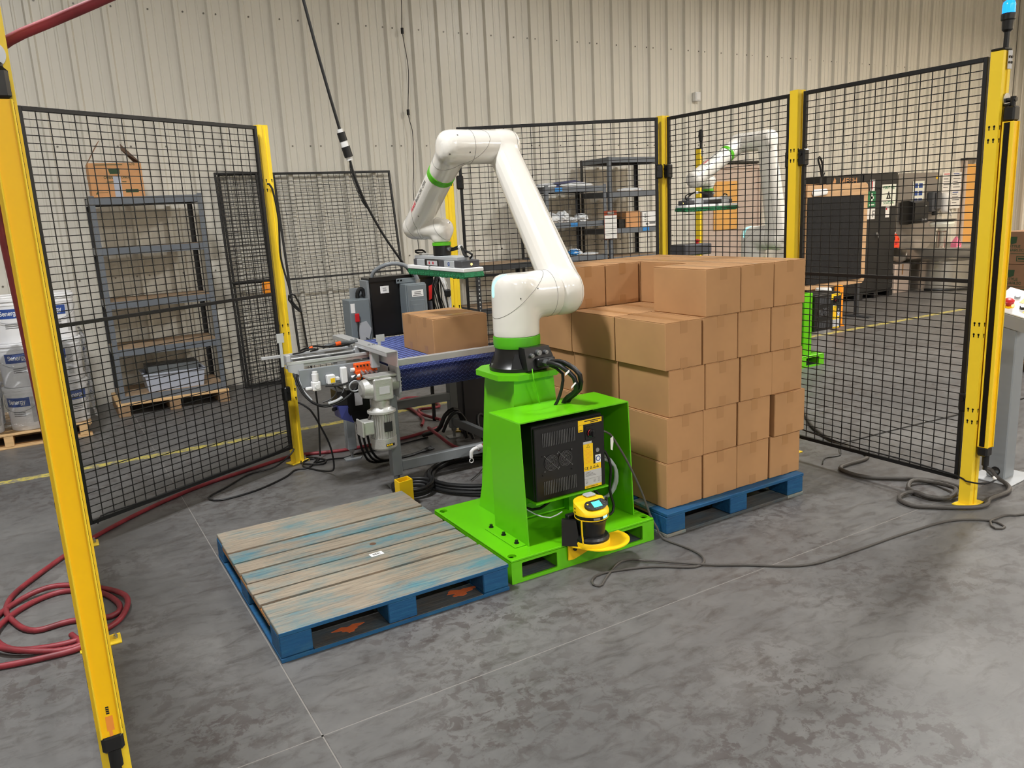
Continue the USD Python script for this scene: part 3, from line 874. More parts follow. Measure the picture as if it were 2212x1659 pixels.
def controller(label, x, y, z, w=.410, d=.245, h=.372):
    t = thing('robot_controller', label, 'controller', (x, y, z))
    obj('case', bevel(0, w, .022, d, 0, h, .004), 'black_metal', t)
    door = bevel(.0, w, .0, .020, .004, h - .010, .004)
    obj('door', door, 'black_metal', t)
    obj('louvre', [bevel(.044 + i * .0096, .044 + i * .0096 + .0034, -.003, -.0001, .268, .336, .001) for i in range(20)] + [bevel(.044 + i * .0096, .044 + i * .0096 + .0034, -.003, -.0001, .030, .098, .001) for i in range(20)], 'louvre_grey', t, kind='stuff')
    for cx, cz in ((.089, .185), (.171, .191)):
        g = [cyl((cx, -.0001, cz), (cx, -.0018, cz), .041, 32)]
        obj('fan_opening', g, 'light_curtain_slot', t)
        rings = [tube([(cx + r * math.cos(a), -.0035, cz + r * math.sin(a)) for a in np.linspace(0, 2 * PI, 24, endpoint=False)], .0010, 5, closed=True, smooth=False) for r in (.008, .014, .020, .026, .032, .038)]
        rings += [cyl((cx - .040 * s, -.0038, cz + .040), (cx + .040 * s, -.0038, cz - .040), .0012, 5) for s in ((1,) if cx < .12 else (1,))]
        rings += [cyl((cx + i * .038, -.0001, cz + j * .038), (cx + i * .038, -.003, cz + j * .038), .0035, 8) for i in (-1, 1) for j in (-1, 1)]
        obj('fan_guard', rings, 'louvre_grey', t)
    obj('switch_plate', bevel(.292, .352, -.004, -.0001, .258, .325, .004), 'black_metal', t)
    s = cyl((.322, -.004, .290), (.322, -.010, .290), .022, 28)
    obj('switch_ring', s, 'light_curtain_slot', t)
    a = np.linspace(1.9, 3.6, 14); obj('red_arc', tube([(.322 + .019 * math.cos(q), -.0105, .290 + .019 * math.sin(q)) for q in a], .0016, 6, smooth=False), 'print_red', t)
    a = np.linspace(3.7, 5.0, 10); obj('green_arc', tube([(.322 + .019 * math.cos(q), -.0105, .290 + .019 * math.sin(q)) for q in a], .0014, 6, smooth=False), 'sign_green', t)
    obj('switch_knob', cat(cyl((.322, -.010, .290), (.322, -.024, .290), .014, 24), bevel(.316, .328, -.036, -.022, .272, .308, .003)), 'black_metal', t)
    yl = obj('warning_label', cat(box(.252, .282, -.0006, -.0001, .302, .335), box(.252, .394, -.0006, -.0001, .336, .360)), 'label_yellow', t)
    obj('label_print', [box(.290, .388, -.0008, -.0006, .349, .3535), box(.325, .372, -.0008, -.0006, .341, .345), box(.257, .277, -.0008, -.0006, .308, .311)], 'print_black', yl, smooth=False)
    obj('label_grey_strip', box(.279, .330, -.0007, -.0001, .236, .248), 'label_grey', t)
    y2 = obj('caution_label', cat(box(.279, .337, -.0006, -.0001, .128, .2355), box(.279, .383, -.0006, -.0001, .098, .1279)), 'label_yellow', t)
    tri = [(0, .012), (-.010, -.006), (.010, -.006)]
    m = cut(prism(tri, .0003), prism([(0, .009), (-.0075, -.0045), (.0075, -.0045)], .01, at=-.005)); frame(m, (.308, -.0006, .222), (1, 0, 0), (0, 0, 1)); obj('warning_triangle', m, 'print_black', y2)
    ln = []
    for i in range(11):
        q = .206 - i * .0068
        ln.append(box(.290, .290 + rng.uniform(.026, .042), -.0008, -.0006, q, q + .0016)); ln.append(box(.283, .286, -.0008, -.0006, q, q + .003)) if i % 3 == 0 else None
    obj('printed_lines', ln, 'label_orange', y2)
    m = text('CE', .013, .0003, True); frame(m, (.283, -.0006, .105), (1, 0, 0), (0, 0, 1)); obj('ce_mark', m, 'print_black', y2, smooth=False)
    tr = []
    for i in range(3):
        tr.append(frame(cut(prism([(0, .008), (-.008, -.006), (.008, -.006)], .0003), cyl((0, -.001, -.01), (0, -.001, .01), .003, 10)), (.322 + .02 * i, -.0006, .112), (1, 0, 0), (0, 0, 1)))
    obj('hazard_marks', tr, 'print_black', y2)
    wl = obj('white_round_label', box(.350, .383, -.0006, -.0001, .1285, .170), 'white_label', t)
    m = cut(cyl((.367, -.0009, .150), (.367, -.0006, .150), .014, 24), cyl((.367, -.01, .150), (.367, .01, .150), .0095, 24)); obj('ring_mark', m, 'print_blue', wl)
    gl = obj('rating_plate', box(.281, .385, -.0006, -.0001, .022, .0978), 'label_grey', t)
    ln = [box(.287, .287 + rng.uniform(.02, .07), -.0008, -.0006, q, q + .0022) for q in (.088, .082, .076, .070)] + [box(.281, .385, -.0008, -.0006, .055, .0563)] + [box(u, u + .014, -.0008, -.0006, q, q + .002) for u in (.287, .335, .362) for q in (.046, .040, .034)]
    obj('plate_print', ln, 'print_grey', gl)
    ol = obj('maker_strip', box(.281, .385, -.0006, -.0001, .008, .0219), 'label_yellow', t)
    m = text('FANUC CORPORATION', .006, .0003, True, width=.07); frame(m, (.289, -.0006, .012), (1, 0, 0), (0, 0, 1)); obj('maker_text', m, 'print_black', ol, smooth=False)
    obj('key_lock', cat(cyl((.362, -.0001, .195), (.362, -.005, .195), .0105, 20), box(.360, .364, -.0056, -.0049, .189, .201)), 'steel', t)
    obj('corner_screw', [cyl((u, -.0001, v), (u, -.003, v), .0035, 8) for u in (.038, .205) for v in (.13, .225)], 'light_curtain_slot', t)
    return t


controller('black robot controller cabinet with two fans, inside the green housing', 1.880, 3.030, .3065)
controller('distant black robot controller with yellow labels beside the second green pedestal', 6.566, 5.20, .345, w=.41)

# ------------------------------------------------------------------ robots


def robot(label, q, base_z, flange):
    ox, oy, z2, psi, s, a2, L2, tt, a3, L3, w, be, ez = q
    t = thing('collaborative_robot', label, 'robot', (ox, oy, base_z))
    O = np.array([0, 0, z2 - base_z]); zb = 0.0
    d = np.array([math.cos(psi), math.sin(psi), 0]); h = np.array([-math.sin(psi), math.cos(psi), 0]); Z = np.array([0, 0, 1.0])
    P2 = O + s * d
    u = math.cos(a2) * h + math.sin(a2) * Z; P3 = P2 + L2 * u; P4 = P3 - tt * d
    v = math.cos(a3) * h + math.sin(a3) * Z; P5 = P4 + L3 * v
    e = np.array([math.cos(be) * math.cos(ez), math.sin(be) * math.cos(ez), math.sin(ez)]); P6 = P5 + w * e
    rz = math.atan2(h[1], h[0])
    # black base with flared foot and triangular buttresses
    obj('base', lathe([(.150, .0), (.150, .018), (.140, .030), (.128, .050), (.120, .075), (.116, .100), (.116, .113)], 56), 'black_metal', t)
    for k in range(4):
        a = PI / 4 + k * PI / 2 + .2
        m = hull([(.105, -.035, .02), (.105, .035, .02), (.148, -.028, .02), (.148, .028, .02), (.113, -.006, .10), (.113, .006, .10)]); rotz(m, a)
        b = obj('base_rib', m, 'black_metal', t)
        m = cyl((.134, .0, .024), (.134, .0, .036), .011, 6); rotz(m, a + .36); obj('base_bolt', m, 'steel', t)
    # connector box faces the front (-y)
    cb = hull([(-.055, -.10, .015), (.125, -.10, .015), (-.055, -.185, .015), (.125, -.185, .015), (-.055, -.10, .125), (.090, -.10, .125), (-.055, -.160, .125), (.090, -.160, .125)])
    c = obj('connector_box', cb, 'black_metal', t, smooth=False)
    for (x, z, r) in ((-.022, .088, .010), (.018, .098, .014), (.062, .096, .010)):
        obj('socket', cat(cyl((x, -.163, z), (x, -.186, z), r, 18), cyl((x, -.186, z), (x, -.190, z), r * .6, 14)), 'steel', c)
    obj('plug_housing', bevel(-.005, .100, -.205, -.170, .028, .072, .006), 'black_metal', c)
    for x in (.036, .070):
        obj('cable_gland', cyl((x, -.205, .050), (x, -.236, .050), .017, 6), 'steel', c)
    ring = lathe([(.1165, .113), (.120, .117), (.1225, .135), (.1225, .168), (.1205, .172)], 56)
    obj('base_ring', ring, 'ring_green', t, smooth=40)
    # shoulder
    zr = .172
    zt = O[2] + .118
    col = hull(disc_pts((0, 0, zr + .03), Z, .1215, .004, .03) .tolist() + disc_pts((0, 0, zt - .06), Z, .1205, .055, .06).tolist())
    hor = hull(disc_pts(O + d * .0, d, .118, .05, .06).tolist() + disc_pts(O + d * (s - .085), d, .124, .004, .03).tolist())
    sh = blend([col, hor], .013, 16)
    sp = obj('shoulder', sh, 'robot_white', t, smooth=True)
    # upper arm
    low = hull(disc_pts(P2 + d * .010, d, .126, .055, .085))
    limb = hull(np.vstack([sphere_pts(P2 + d * .022 + u * .02, .108), sphere_pts(P3 + d * .004 - u * .02, .086)]))
    head = hull(disc_pts(P3 + d * .006, d, .098, .045, .088))
    ua = blend([low, limb, head], .013, 18)
    up = obj('upper_arm', ua, 'robot_white', t, smooth=True)
    # elbow
    elb = hull(disc_pts(P3 - d * .0, d, .092, .02, .09).tolist() + disc_pts(P4 - d * .012, d, .094, .055, .085).tolist())
    stub = hull(np.vstack([sphere_pts(P4, .086), disc_pts(P4 + v * .205, v, .0795, .004, .012)]))
    ebm = blend([elb, stub], .012, 18)
    ep = obj('elbow', ebm, 'robot_white', t, smooth=True)
    c0 = P4 + v * .232
    obj('forearm_ring', cat(cyl(c0 - v * .018, c0 + v * .018, .0805, 48)), 'ring_green', t, smooth=40)
    fore = hull(np.vstack([disc_pts(P4 + v * .27, v, .0795, .006, .02), sphere_pts(P5 - v * .02, .078)]))
    j5 = hull(disc_pts(P5 + e * .0, e, .077, .05, .075).tolist())
    j5b = hull(disc_pts(P5 + e * .05, e, .072, .01, .05).tolist() + disc_pts(P5 + e * (w * .45), e, .068, .004, .012).tolist())
    fm = blend([fore, j5, j5b], .011, 14)
    fp = obj('forearm', fm, 'robot_white', t, smooth=True)
    # wrist
    w1 = hull(disc_pts(P5 + e * (w * .52), e, .068, .004, .012).tolist() + disc_pts(P6 + e * .006, e, .068, .045, .07).tolist())
    w2 = hull(np.vstack([sphere_pts(P6, .062), disc_pts(P6 - Z * .065, Z, .056, .004, .012)]))
    wm = blend([w1, w2], .010, 14)
    wp = obj('wrist', wm, 'robot_white', t, smooth=True)
    obj('wrist_ring', cyl(P6 - Z * .079, P6 - Z * .099, .0565, 40), 'ring_green', t, smooth=40)
    tf = obj('tool_flange', lathe([(.050, -.160), (.054, -.156), (.054, -.100), (.052, -.0992)], 40, P6), 'black_metal', t)
    for a in (-1.25, -.55):
        dd = np.array([math.cos(a), math.sin(a), 0]); c1 = P6 - Z * .122 + dd * .053
        obj('tool_port', cat(cyl(c1, c1 + dd * .013, .0115, 16), cyl(c1 + dd * .013, c1 + dd * .016, .007, 12)), 'steel', tf)

    def seam(mesh, parent, o, n, r=.0011):
        m = trimesh.Trimesh(mesh.vertices, mesh.faces, process=True)
        sec = m.section(plane_origin=o, plane_normal=n)
        if sec is None:
            return
        out = []
        for P in sec.discrete:
            P = np.array(P)
            if len(P) > 8:
                P = P[::2]
                out.append(tube(P, r, 5, smooth=False))
        if out:
            obj('seam', out, 'seam_grey', parent, smooth=False)
    # cover seams and small screws
    n1 = (-d * .62 + Z * .78); seam(sh, sp, O + d * .0 - Z * .005, n1)
    seam(sh, sp, O + d * (s - .10), d)
    seam(ua, up, P2 + d * .06, d)
    seam(ebm, ep, P4 + d * .085, d)
    n2 = -d * .62 - v * .7; seam(ebm, ep, P4 + v * .06 + d * .01, n2)
    seam(fm, fp, P5 - v * .02, v * .8 - e * .55)
    seam(fm, fp, P5 + e * (w * .40), e)
    seam(wm, wp, P6 + e * .02, e * .8 + Z * .5)
    # status light wrapped over the shoulder's outer edge
    az = math.atan2(.10, -.99)
    pts = [(.1225, O[2] + .005), (.1225, O[2] + .03), (.1215, O[2] + .062), (.113, O[2] + .090), (.094, O[2] + .111), (.060, O[2] + .1205)]
    path = smooth_path([(r, 0, z) for r, z in pts], .006)
    wv = .014; q = []
    V, F = [], []
    for i, (r, _, z) in enumerate(path):
        k = i / (len(path) - 1); aa = az + (.9 * max(0, k - .45) ** 1.2)
        nr = np.array([math.cos(aa), math.sin(aa), 0]); tg = np.array([-math.sin(aa), math.cos(aa), 0])
        wid = wv * min(1, .35 + i / 3.0, .35 + (len(path) - 1 - i) / 3.0)
        for sd in (-1, 1):
            V.append(nr * (r + .0005) + tg * wid * sd + Z * z)
    V = np.array(V)
    # lay the strip on the real shoulder surface
    smm = trimesh.Trimesh(sh.vertices, sh.faces, process=True)
    near, _, fi = trimesh.proximity.closest_point(smm, V)
    nn = smm.face_normals[fi]
    A, B = near - nn * .001, near + nn * .0016
    n = len(V)
    allv = np.vstack([A, B])
    for i in range(0, n - 2, 2):
        F += [(n + i, n + i + 1, n + i + 3), (n + i, n + i + 3, n + i + 2), (i, i + 2, n + i + 2), (i, n + i + 2, n + i), (i + 1, n + i + 1, n + i + 3), (i + 1, n + i + 3, i + 3)]
    obj('status_light', trimesh.Trimesh(allv, F, process=False), 'cyan_glow', t, smooth=False)
    scr = []
    def screw(mesh, p, dirn):
        m = trimesh.Trimesh(mesh.vertices, mesh.faces, process=True)
        c, _, fi = trimesh.proximity.closest_point(m, [p + np.array(dirn) * .2])
        nn = m.face_normals[fi[0]]
        if np.linalg.norm(nn) < .5:
            return
        scr.append(cyl(c[0] - nn * .002, c[0] + nn * .0012, .0042, 10))
    for mm, p, dn in ((sh, O - Z * .02 + d * .01, (-.35, -1, .1)), (sh, O + Z * .03 + d * .05, (.1, -1, .2)), (ua, P2 + d * .09, (.9, -.7, .15)), (ebm, P4 + Z * .03, (-.1, -1, .6)), (ebm, P4 - Z * .02 + d * .03, (.1, -1, -.3)), (ebm, P4 + v * .1, (-.5, -1, -.1)),
                      (fm, P5, (-.5, -1, .2)), (fm, P5, (-.2, -1, -.9)), (wm, P6, (.4, -1, .5))):
        screw(mm, p, dn)
    obj('cover_screw', scr, 'seam_grey', t, kind='stuff')
    # lettering along the forearm
    a = -v
    cam = np.array([0, 0, EYE]) - (np.array([ox, oy, base_z]) + P5 * .5 + P4 * .5)
    cam -= a * cam.dot(a); cam /= np.linalg.norm(cam)
    side = np.cross(cam, a)                                     # sideways seen from the entrance
    if side.dot(np.array([0, 0, 1.0])) < 0:
        side = -side
    nrm = math.cos(.85) * cam + math.sin(.85) * side
    upv = np.cross(nrm, a); R = .0798
    def wrap(m, x0):
        V = np.array(m.vertices); V[:, 0] += x0
        th = V[:, 1] / R
        base = P5 + v * -.16
        W = base + V[:, [0]] * a + (R + .0003 + V[:, [2]]) * (np.cos(th)[:, None] * nrm + np.sin(th)[:, None] * upv)
        return trimesh.Trimesh(W, m.faces, process=False)
    m = text('FANUC', .021, .0005, True, width=.086); obj('maker_text', wrap(m, 0), 'print_red', fp, smooth=False)
    m = text('Robot CRX-25', .021, .0005, False, width=.165); obj('model_text', wrap(m, .094), 'print_black', fp, smooth=False)
    m = text('iA', .021, .0005, False, width=.022); obj('model_text', wrap(m, .263), 'print_black', fp, smooth=False)
    return t, P2, P3, P4, P5, P6


Q1 = (2.086, 3.488, 1.244, -.007, .285, .954, .967, .294, -.617, .739, .218, -1.241, -.077)
robot('large white robot arm reaching over the conveyor, on the green pedestal', Q1, .8735, None)
Q2 = (6.321, 5.776, 1.292, -1.49, .268, 1.76, .944, .304, -2.669, .739, .218, .218, -.049)
robot('distant second white robot arm seen through the narrow right mesh panel', Q2, .9215, None)

# ------------------------------------------------------------------ vacuum gripper under each wrist


def gripper(label, x, y, ztop, rz):
    """Local: long side along y, near end at -y; ztop = underside of the robot's tool flange."""
    t = thing('vacuum_gripper', label, 'gripper', (x, y, ztop), rz)
    z = lambda v: v
    obj('adapter_plate', bevel(-.055, .055, -.30, .30, -.022, -.0004, .003), 'grey_light', t)
    obj('suction_plate', bevel(-.067, .067, -.395, .055, -.086, -.062, .004), 'white_plastic', t)
    obj('suction_plate', bevel(-.067, .067, .085, .395, -.086, -.062, .004), 'white_plastic', t)
    obj('plate_joint', bevel(-.05, .05, .056, .084, -.084, -.064, .002), 'grey_light', t)
    for nm, a, b, m, zt in (('end_module', -.365, -.265, 'grey_tool', -.020), ('valve_block', -.262, -.130, 'grey_light', -.0225), ('motor_module', -.128, -.055, 'grey_tool', -.0225), ('pump_module', -.053, .145, 'black_metal', -.0225), ('valve_block', .147, .262, 'grey_light', -.0225), ('end_module', .264, .31, 'grey_tool', -.0225)):
        q = obj(nm, bevel(-.058, .058, a, b, -.0618, zt, .004), m, t)
        if nm == 'pump_module':
            l = obj('printed_label', box(-.0588, -.0581, -.040, .105, -.056, -.028), 'label_grey', q)
            obj('red_mark', [cyl((-.0591, yy, -.042), (-.0587, yy, -.042), .009, 14) for yy in (.072, .018)], 'print_red', l)
        if nm == 'valve_block' and a < 0:
            m2 = cut(cyl((-.0590, -.196, -.042), (-.0581, -.196, -.042), .012, 20), cyl((-.07, -.196, -.042), (-.05, -.196, -.042), .0075, 20))
            obj('round_logo', cat(m2, box(-.0590, -.0581, -.200, -.192, -.0435, -.0405)), 'print_blue', q)
        if nm == 'end_module' and a < 0:
            obj('status_lamp', cyl((0.004, a - .0035, -.043), (.004, a - .0001, -.043), .007, 14), 'amber_glow', q)
    # ribbed green suction foam
    n = 46
    P = []
    for i in range(n + 1):
        yy = -.39 + .78 * i / n
        k = .006 * math.sin(i * 2.1) + .004 * math.sin(i * .7)
        P.append((yy, -.118 + k))
    poly = [(-.395, -.0865), (-.405, -.112)] + P + [(.405, -.112), (.395, -.0865)]
    foam = prism(poly, .126, 'yz', -.063)
    obj('suction_foam', foam, 'foam_green', t, smooth=False)
    pads = []
    for i in range(22):
        yy = -.375 + i * .0357
        for s in (-1, 1):
            pads.append(lathe([(.016, -.121), (.0165, -.108), (.009, -.100), (.009, -.088)], 10, (s * .052, yy, 0)))
    obj('suction_pads', pads, 'foam_green', t, kind='stuff')
    obj('air_fitting', cat(cyl((.0, -.33, -.020), (.0, -.33, -.004), .012, 14), cyl((.02, -.29, -.020), (.02, -.29, .002), .009, 12)), 'steel', t)
    obj('white_clip', bevel(-.03, .02, .235, .285, -.0004, .012, .003), 'white_plastic', t)
    obj('hose_loop', tube([(.0, .28, .010), (-.02, .33, .012), (-.03, .33, .026), (-.01, .27, .030), (.0, .245, .014)], .006, 8), 'black_rubber', t)
    obj('tool_cable', [tube([(.040, -.040, .030), (.05, -.11, .040), (.03, -.20, .055), (.01, -.25, .040), (.0, -.29, .01), (.0, -.33, -.002)], .0075, 8),
                       tube([(.045, -.030, .034), (.05, -.12, .052), (.02, -.22, .05), (.0, -.30, .035), (.02, -.35, .012), (.015, -.33, -.010), (.01, -.29, -.018)], .006, 8)], 'black_rubber', t)
    obj('cable_tie', cyl((.030, -.18, .050), (.024, -.21, .053), .013, 10), 'white_plastic', t)
    return t


gripper('long grey vacuum gripper with green foam hanging from the large robot arm', 2.156, 4.444, 1.4285, 0)
gripper('distant vacuum gripper with green foam on the second robot arm', 5.698, 5.792, 1.7115, -1.45)

# leads from the big arm to the controller
J = np.array((2.086, 3.488, .8735))
cb = [tube([J + (.036, -.237, .050), J + (.05, -.32, .045), J + (.09, -.375, -.01), J + (.110, -.36, -.08), J + (.10, -.30, -.125), J + (.095, -.27, -.16), (2.180, 3.225, .66), (2.17, 3.20, .55)], .0125, 10),
      tube([J + (.070, -.237, .050), J + (.085, -.33, .050), J + (.125, -.375, .0), J + (.140, -.35, -.08), J + (.125, -.29, -.13), J + (.12, -.265, -.17), (2.205, 3.220, .66), (2.20, 3.20, .55)], .0125, 10),
      tube([J + (.052, -.236, .058), J + (.07, -.33, .062), J + (.112, -.39, .0), J + (.130, -.37, -.07), J + (.115, -.30, -.12), (2.195, 3.235, .70), (2.19, 3.20, .55)], .009, 10)]
q = obj('robot_cable', cb, 'black_rubber', label='thick black power leads looping down from the robot base', category='cable')
q = thing('cable_flag', 'white tag strips on the looped leads below the robot base', 'tag', tuple(J + (.075, -.355, .02)))
obj('strip', frame(box(-.004, .030, -.006, .006, -.0006, .0006), (-.012, -.018, .005), (-1, -.2, -.5), (.2, .3, 1)), 'white_label', q)
obj('strip', frame(box(-.004, .036, -.006, .006, -.0006, .0006), (.018, -.030, -.055), (-1, -.1, -.7), (.3, .3, 1)), 'white_label', q)
obj('robot_cable', tube([J + (.05, -.225, .035), J + (.075, -.30, .0), J + (.06, -.29, -.11), J + (.03, -.25, -.19), (2.11, 3.345, .66), (2.09, 3.40, .63)], .008, 10), 'black_rubber', label='single black lead running from the robot base into the green column window', category='cable')
obj('ground_wire', tube([J + (-.03, -.187, .022), J + (-.04, -.21, -.02), J + (-.012, -.20, -.12), J + (.012, -.185, -.21), (2.105, 3.33, .62), (2.10, 3.40, .60)], .0028, 8), 'machine_green', label='thin green ground wire on the front of the pedestal column', category='wire')

# leads beside the controller
obj('grey_conduit_loop', cat(*[tube([(2.292, 3.12, .41 + k * .018), (2.34, 3.10, .415 + k * .018), (2.395, 3.09, .37), (2.415 - k * .012, 3.10, .28), (2.39 - k * .012, 3.12, .21), (2.34, 3.15, .19), (2.25, 3.18, .20)], .0085, 10) for k in range(2)]), 'grey_light', label='pair of light grey hoses looped at the right of the controller', category='hose')
obj('controller_cable', tube([(2.291, 3.10, .50), (2.33, 3.08, .46), (2.355, 3.07, .38), (2.345, 3.07, .26), (2.36, 3.06, .17), (2.33, 3.05, .135), (2.29, 3.06, .16), (2.31, 3.10, .22), (2.26, 3.16, .27), (2.15, 3.20, .26), (2.0, 3.20, .20), (1.93, 3.22, .215), (1.90, 3.24, .24)], .007, 10), 'black_rubber', label='black leads hanging below the controller to the scanner', category='cable')
obj('scanner_cable', tube([(2.06, 2.93, .300), (2.10, 2.98, .22), (2.17, 3.01, .145), (2.25, 3.03, .128), (2.31, 3.05, .15), (2.33, 3.08, .22)], .006, 10, minz=.1245), 'black_rubber', label='black lead curling from behind the yellow scanner', category='cable')
obj('scanner_wire', tube([(1.945, 2.915, .285), (1.90, 2.95, .255), (1.86, 3.02, .26), (1.84, 3.10, .28), (1.845, 3.2, .29)], .003, 8), 'grey_light', label='thin pale wire reaching left from the scanner', category='wire')
CORD = [(2.291, 3.045, .585), (2.325, 3.03, .565), (2.36, 3.01, .50), (2.405, 2.985, .40), (2.455, 2.955, .26), (2.490, 2.93, .130), (2.512, 2.90, .060), (2.525, 2.872, .012), (2.551, 2.69, 0), (2.521, 2.581, 0), (2.431, 2.548, 0), (2.26, 2.677, 0), (2.046, 2.753, 0), (1.957, 2.715, 0), (1.950, 2.670, 0), (1.975, 2.662, 0), (2.03, 2.705, 0), (2.201, 2.80, .006), (2.296, 2.719, .012), (2.444, 2.563, .012), (2.614, 2.435, 0), (2.847, 2.259, 0), (3.164, 2.223, 0), (3.502, 2.207, 0), (3.828, 2.166, 0), (3.985, 2.05, 0), (3.962, 1.962, 0), (3.911, 1.979, 0), (3.965, 2.036, .012), (4.111, 2.041, 0), (4.203, 1.992, 0), (4.6, 1.93, 0), (5.2, 1.9, 0)]
obj('extension_cord', tube(CORD, .0055, 8, minz=.006), 'cable_grey', label='long grey cord wandering from the controller across the floor to the right', category='cable')
w = thing('cord_tag', 'white paper tag tied to the cord beside the controller', 'tag', (2.335, 3.02, .545))
obj('paper', frame(prism([(-.012, .012), (.010, .016), (.012, -.014), (.002, -.055), (-.012, -.045)], .0008), (-.012, -.006, -.005), (1, .25, .15), (0, 0, 1)), 'paper', w)

# ------------------------------------------------------------------ safety scanner on the base
t = thing('safety_scanner', 'yellow and black safety laser scanner with a small lit screen, on the pedestal front', 'scanner', (2.070, 2.857, .1085))
UsdGeom.Xformable(stage.GetPrimAtPath(t)).AddScaleOp().Set(Gf.Vec3f(1.03, 1.03, .87))
plate = [(-.105, .048)] + [(.055 + .132 * math.cos(a), -.004 + .118 * math.sin(a)) for a in np.linspace(.35, -PI + .25, 22)] + [(-.100, .01)]
plate = [(x, y) for x, y in plate]
obj('guard_shelf', prism(plate, .006, at=.006), 'label_yellow', t)
obj('guard_flange', prism([(-.105, .010), (.115, .010), (.06, -.040), (-.075, -.082), (-.105, -.080)], .006, 'xz', .042), 'label_yellow', t)
obj('flange_bolt', cat(cyl((-.070, .042, -.022), (-.070, .034, -.022), .010, 6)), 'black_metal', t)
obj('bracket', cat(hull([(-.135, .050, .0125), (-.105, .085, .0125), (-.075, -.01, .0125), (-.045, .02, .0125), (-.115, .075, .15), (-.10, .085, .15), (-.072, .02, .15), (-.06, .03, .15)]), bevel(-.09, .05, .055, .085, .0, .17, .004)), 'black_metal', t)
obj('foot', lathe([(.082, .0125), (.083, .030), (.078, .040)], 40), 'label_yellow', t)
obj('base_collar', lathe([(.080, .0402), (.081, .052), (.074, .064), (.064, .068)], 40), 'black_metal', t)
obj('window', lathe([(.060, .0682), (.0615, .095), (.066, .130), (.072, .150), (.077, .158), (.077, .165)], 40), 'black_metal', t)
obj('trim_line', lathe([(.0785, .1652), (.079, .170)], 40), 'label_yellow', t)
lens = lathe([(.077, .1702), (.076, .190)], 40); obj('indicator_band', lens, 'black_metal', t)
obj('side_post', cat(tube([(-.072, -.032, .035), (-.0755, -.030, .09), (-.077, -.030, .165)], .004, 8)), 'label_yellow', t)
a0 = -1.32
blob = hull([(.0785 * math.cos(a), .0785 * math.sin(a), z) for a in np.linspace(a0 - .13, a0 + .26, 6) for z in (.174, .194)] + [(.06 * math.cos(a), .06 * math.sin(a), z) for a in (a0, a0 + .15) for z in (.174, .194)])
obj('status_lamp', blob, 'cyan_glow', t)
blob = hull([(.078 * math.cos(a), .078 * math.sin(a), z) for a in np.linspace(a0 - .75, a0 - .35, 6) for z in (.173, .184)] + [(.06 * math.cos(a), .06 * math.sin(a), z) for a in (a0 - .6, a0 - .45) for z in (.173, .184)])
obj('clear_lamp', blob, 'steel', t)
# head: rounded yellow hood with a sloping face
ring = [(.081 * math.cos(a), .081 * math.sin(a)) for a in np.linspace(0, 2 * PI, 40, endpoint=False)]
head = hull([(x, y, .1905) for x, y in ring] + [(x, y, .205) for x, y in ring] + [(x * .98, y * .9 + .008, .218) for x, y in ring if y < .0] + [(x, max(y, .02) + .0, .252) for x, y in ring if y > 0] + [(x * .97, .018, .254) for x, y in ring])
hp = obj('head', head, 'label_yellow', t, smooth=25)
fd = np.array((0, -math.sin(.62), math.cos(.62)))               # facing up and forward
ctr = np.array((0.002, -.034, .2415)); ex = np.array((1, 0, 0)); ey = np.cross(fd, ex)
face = [(.062 * math.cos(a) * (1 if abs(math.cos(a)) < .9 else .96), .034 * math.sin(a)) for a in np.linspace(0, 2 * PI, 30, endpoint=False)]
face = [(x, min(y, .026)) for x, y in face]
m = prism(face, .010, at=-.006); obj('display_panel', frame(m, ctr, ex, ey), 'black_metal', hp)
sc = obj('screen', frame(box(-.020, .026, -.018, .016, .0041, .0052), ctr, ex, ey), 'screen_glow', t)
obj('key_button', [frame(box(a, a + .008, b, b + .006, .0041, .0052), ctr, ex, ey) for a, b in ((-.046, .006),)], 'label_yellow', hp)
obj('panel_key', [frame(cyl((a, b, .0041), (a, b, .005), .0035, 10), ctr, ex, ey) for a, b in ((.038, .012), (.046, .002), (.038, -.010), (-.012, -.024), (0, -.025), (.012, -.025), (-.044, -.008))], 'grey_tool', hp)
obj('connector_cover', bevel(.0, .055, .03, .072, .254, .268, .006), 'grey_light', t)
obj('side_screw', [cyl((-.079, .012, z), (-.0825, .012, z), .004, 10) for z in (.205, .225)], 'black_metal', t)

# ------------------------------------------------------------------ conveyor
t = thing('conveyor', 'belt conveyor with a dark blue modular belt and grey steel frame', 'conveyor', (0, 0, 0))
CX0, CX1, CY0, CY1, R = 1.815, 2.600, 4.425, 5.665, .082
zc = BELT_Z - R


def belt_outline(r):
    A = [(CY1, zc + r)]
    A += [(CY0 + R - r * math.sin(a), zc + r * math.cos(a)) for a in np.linspace(0, PI, 24)]
    A += [(CY1, zc - r)]
    return A


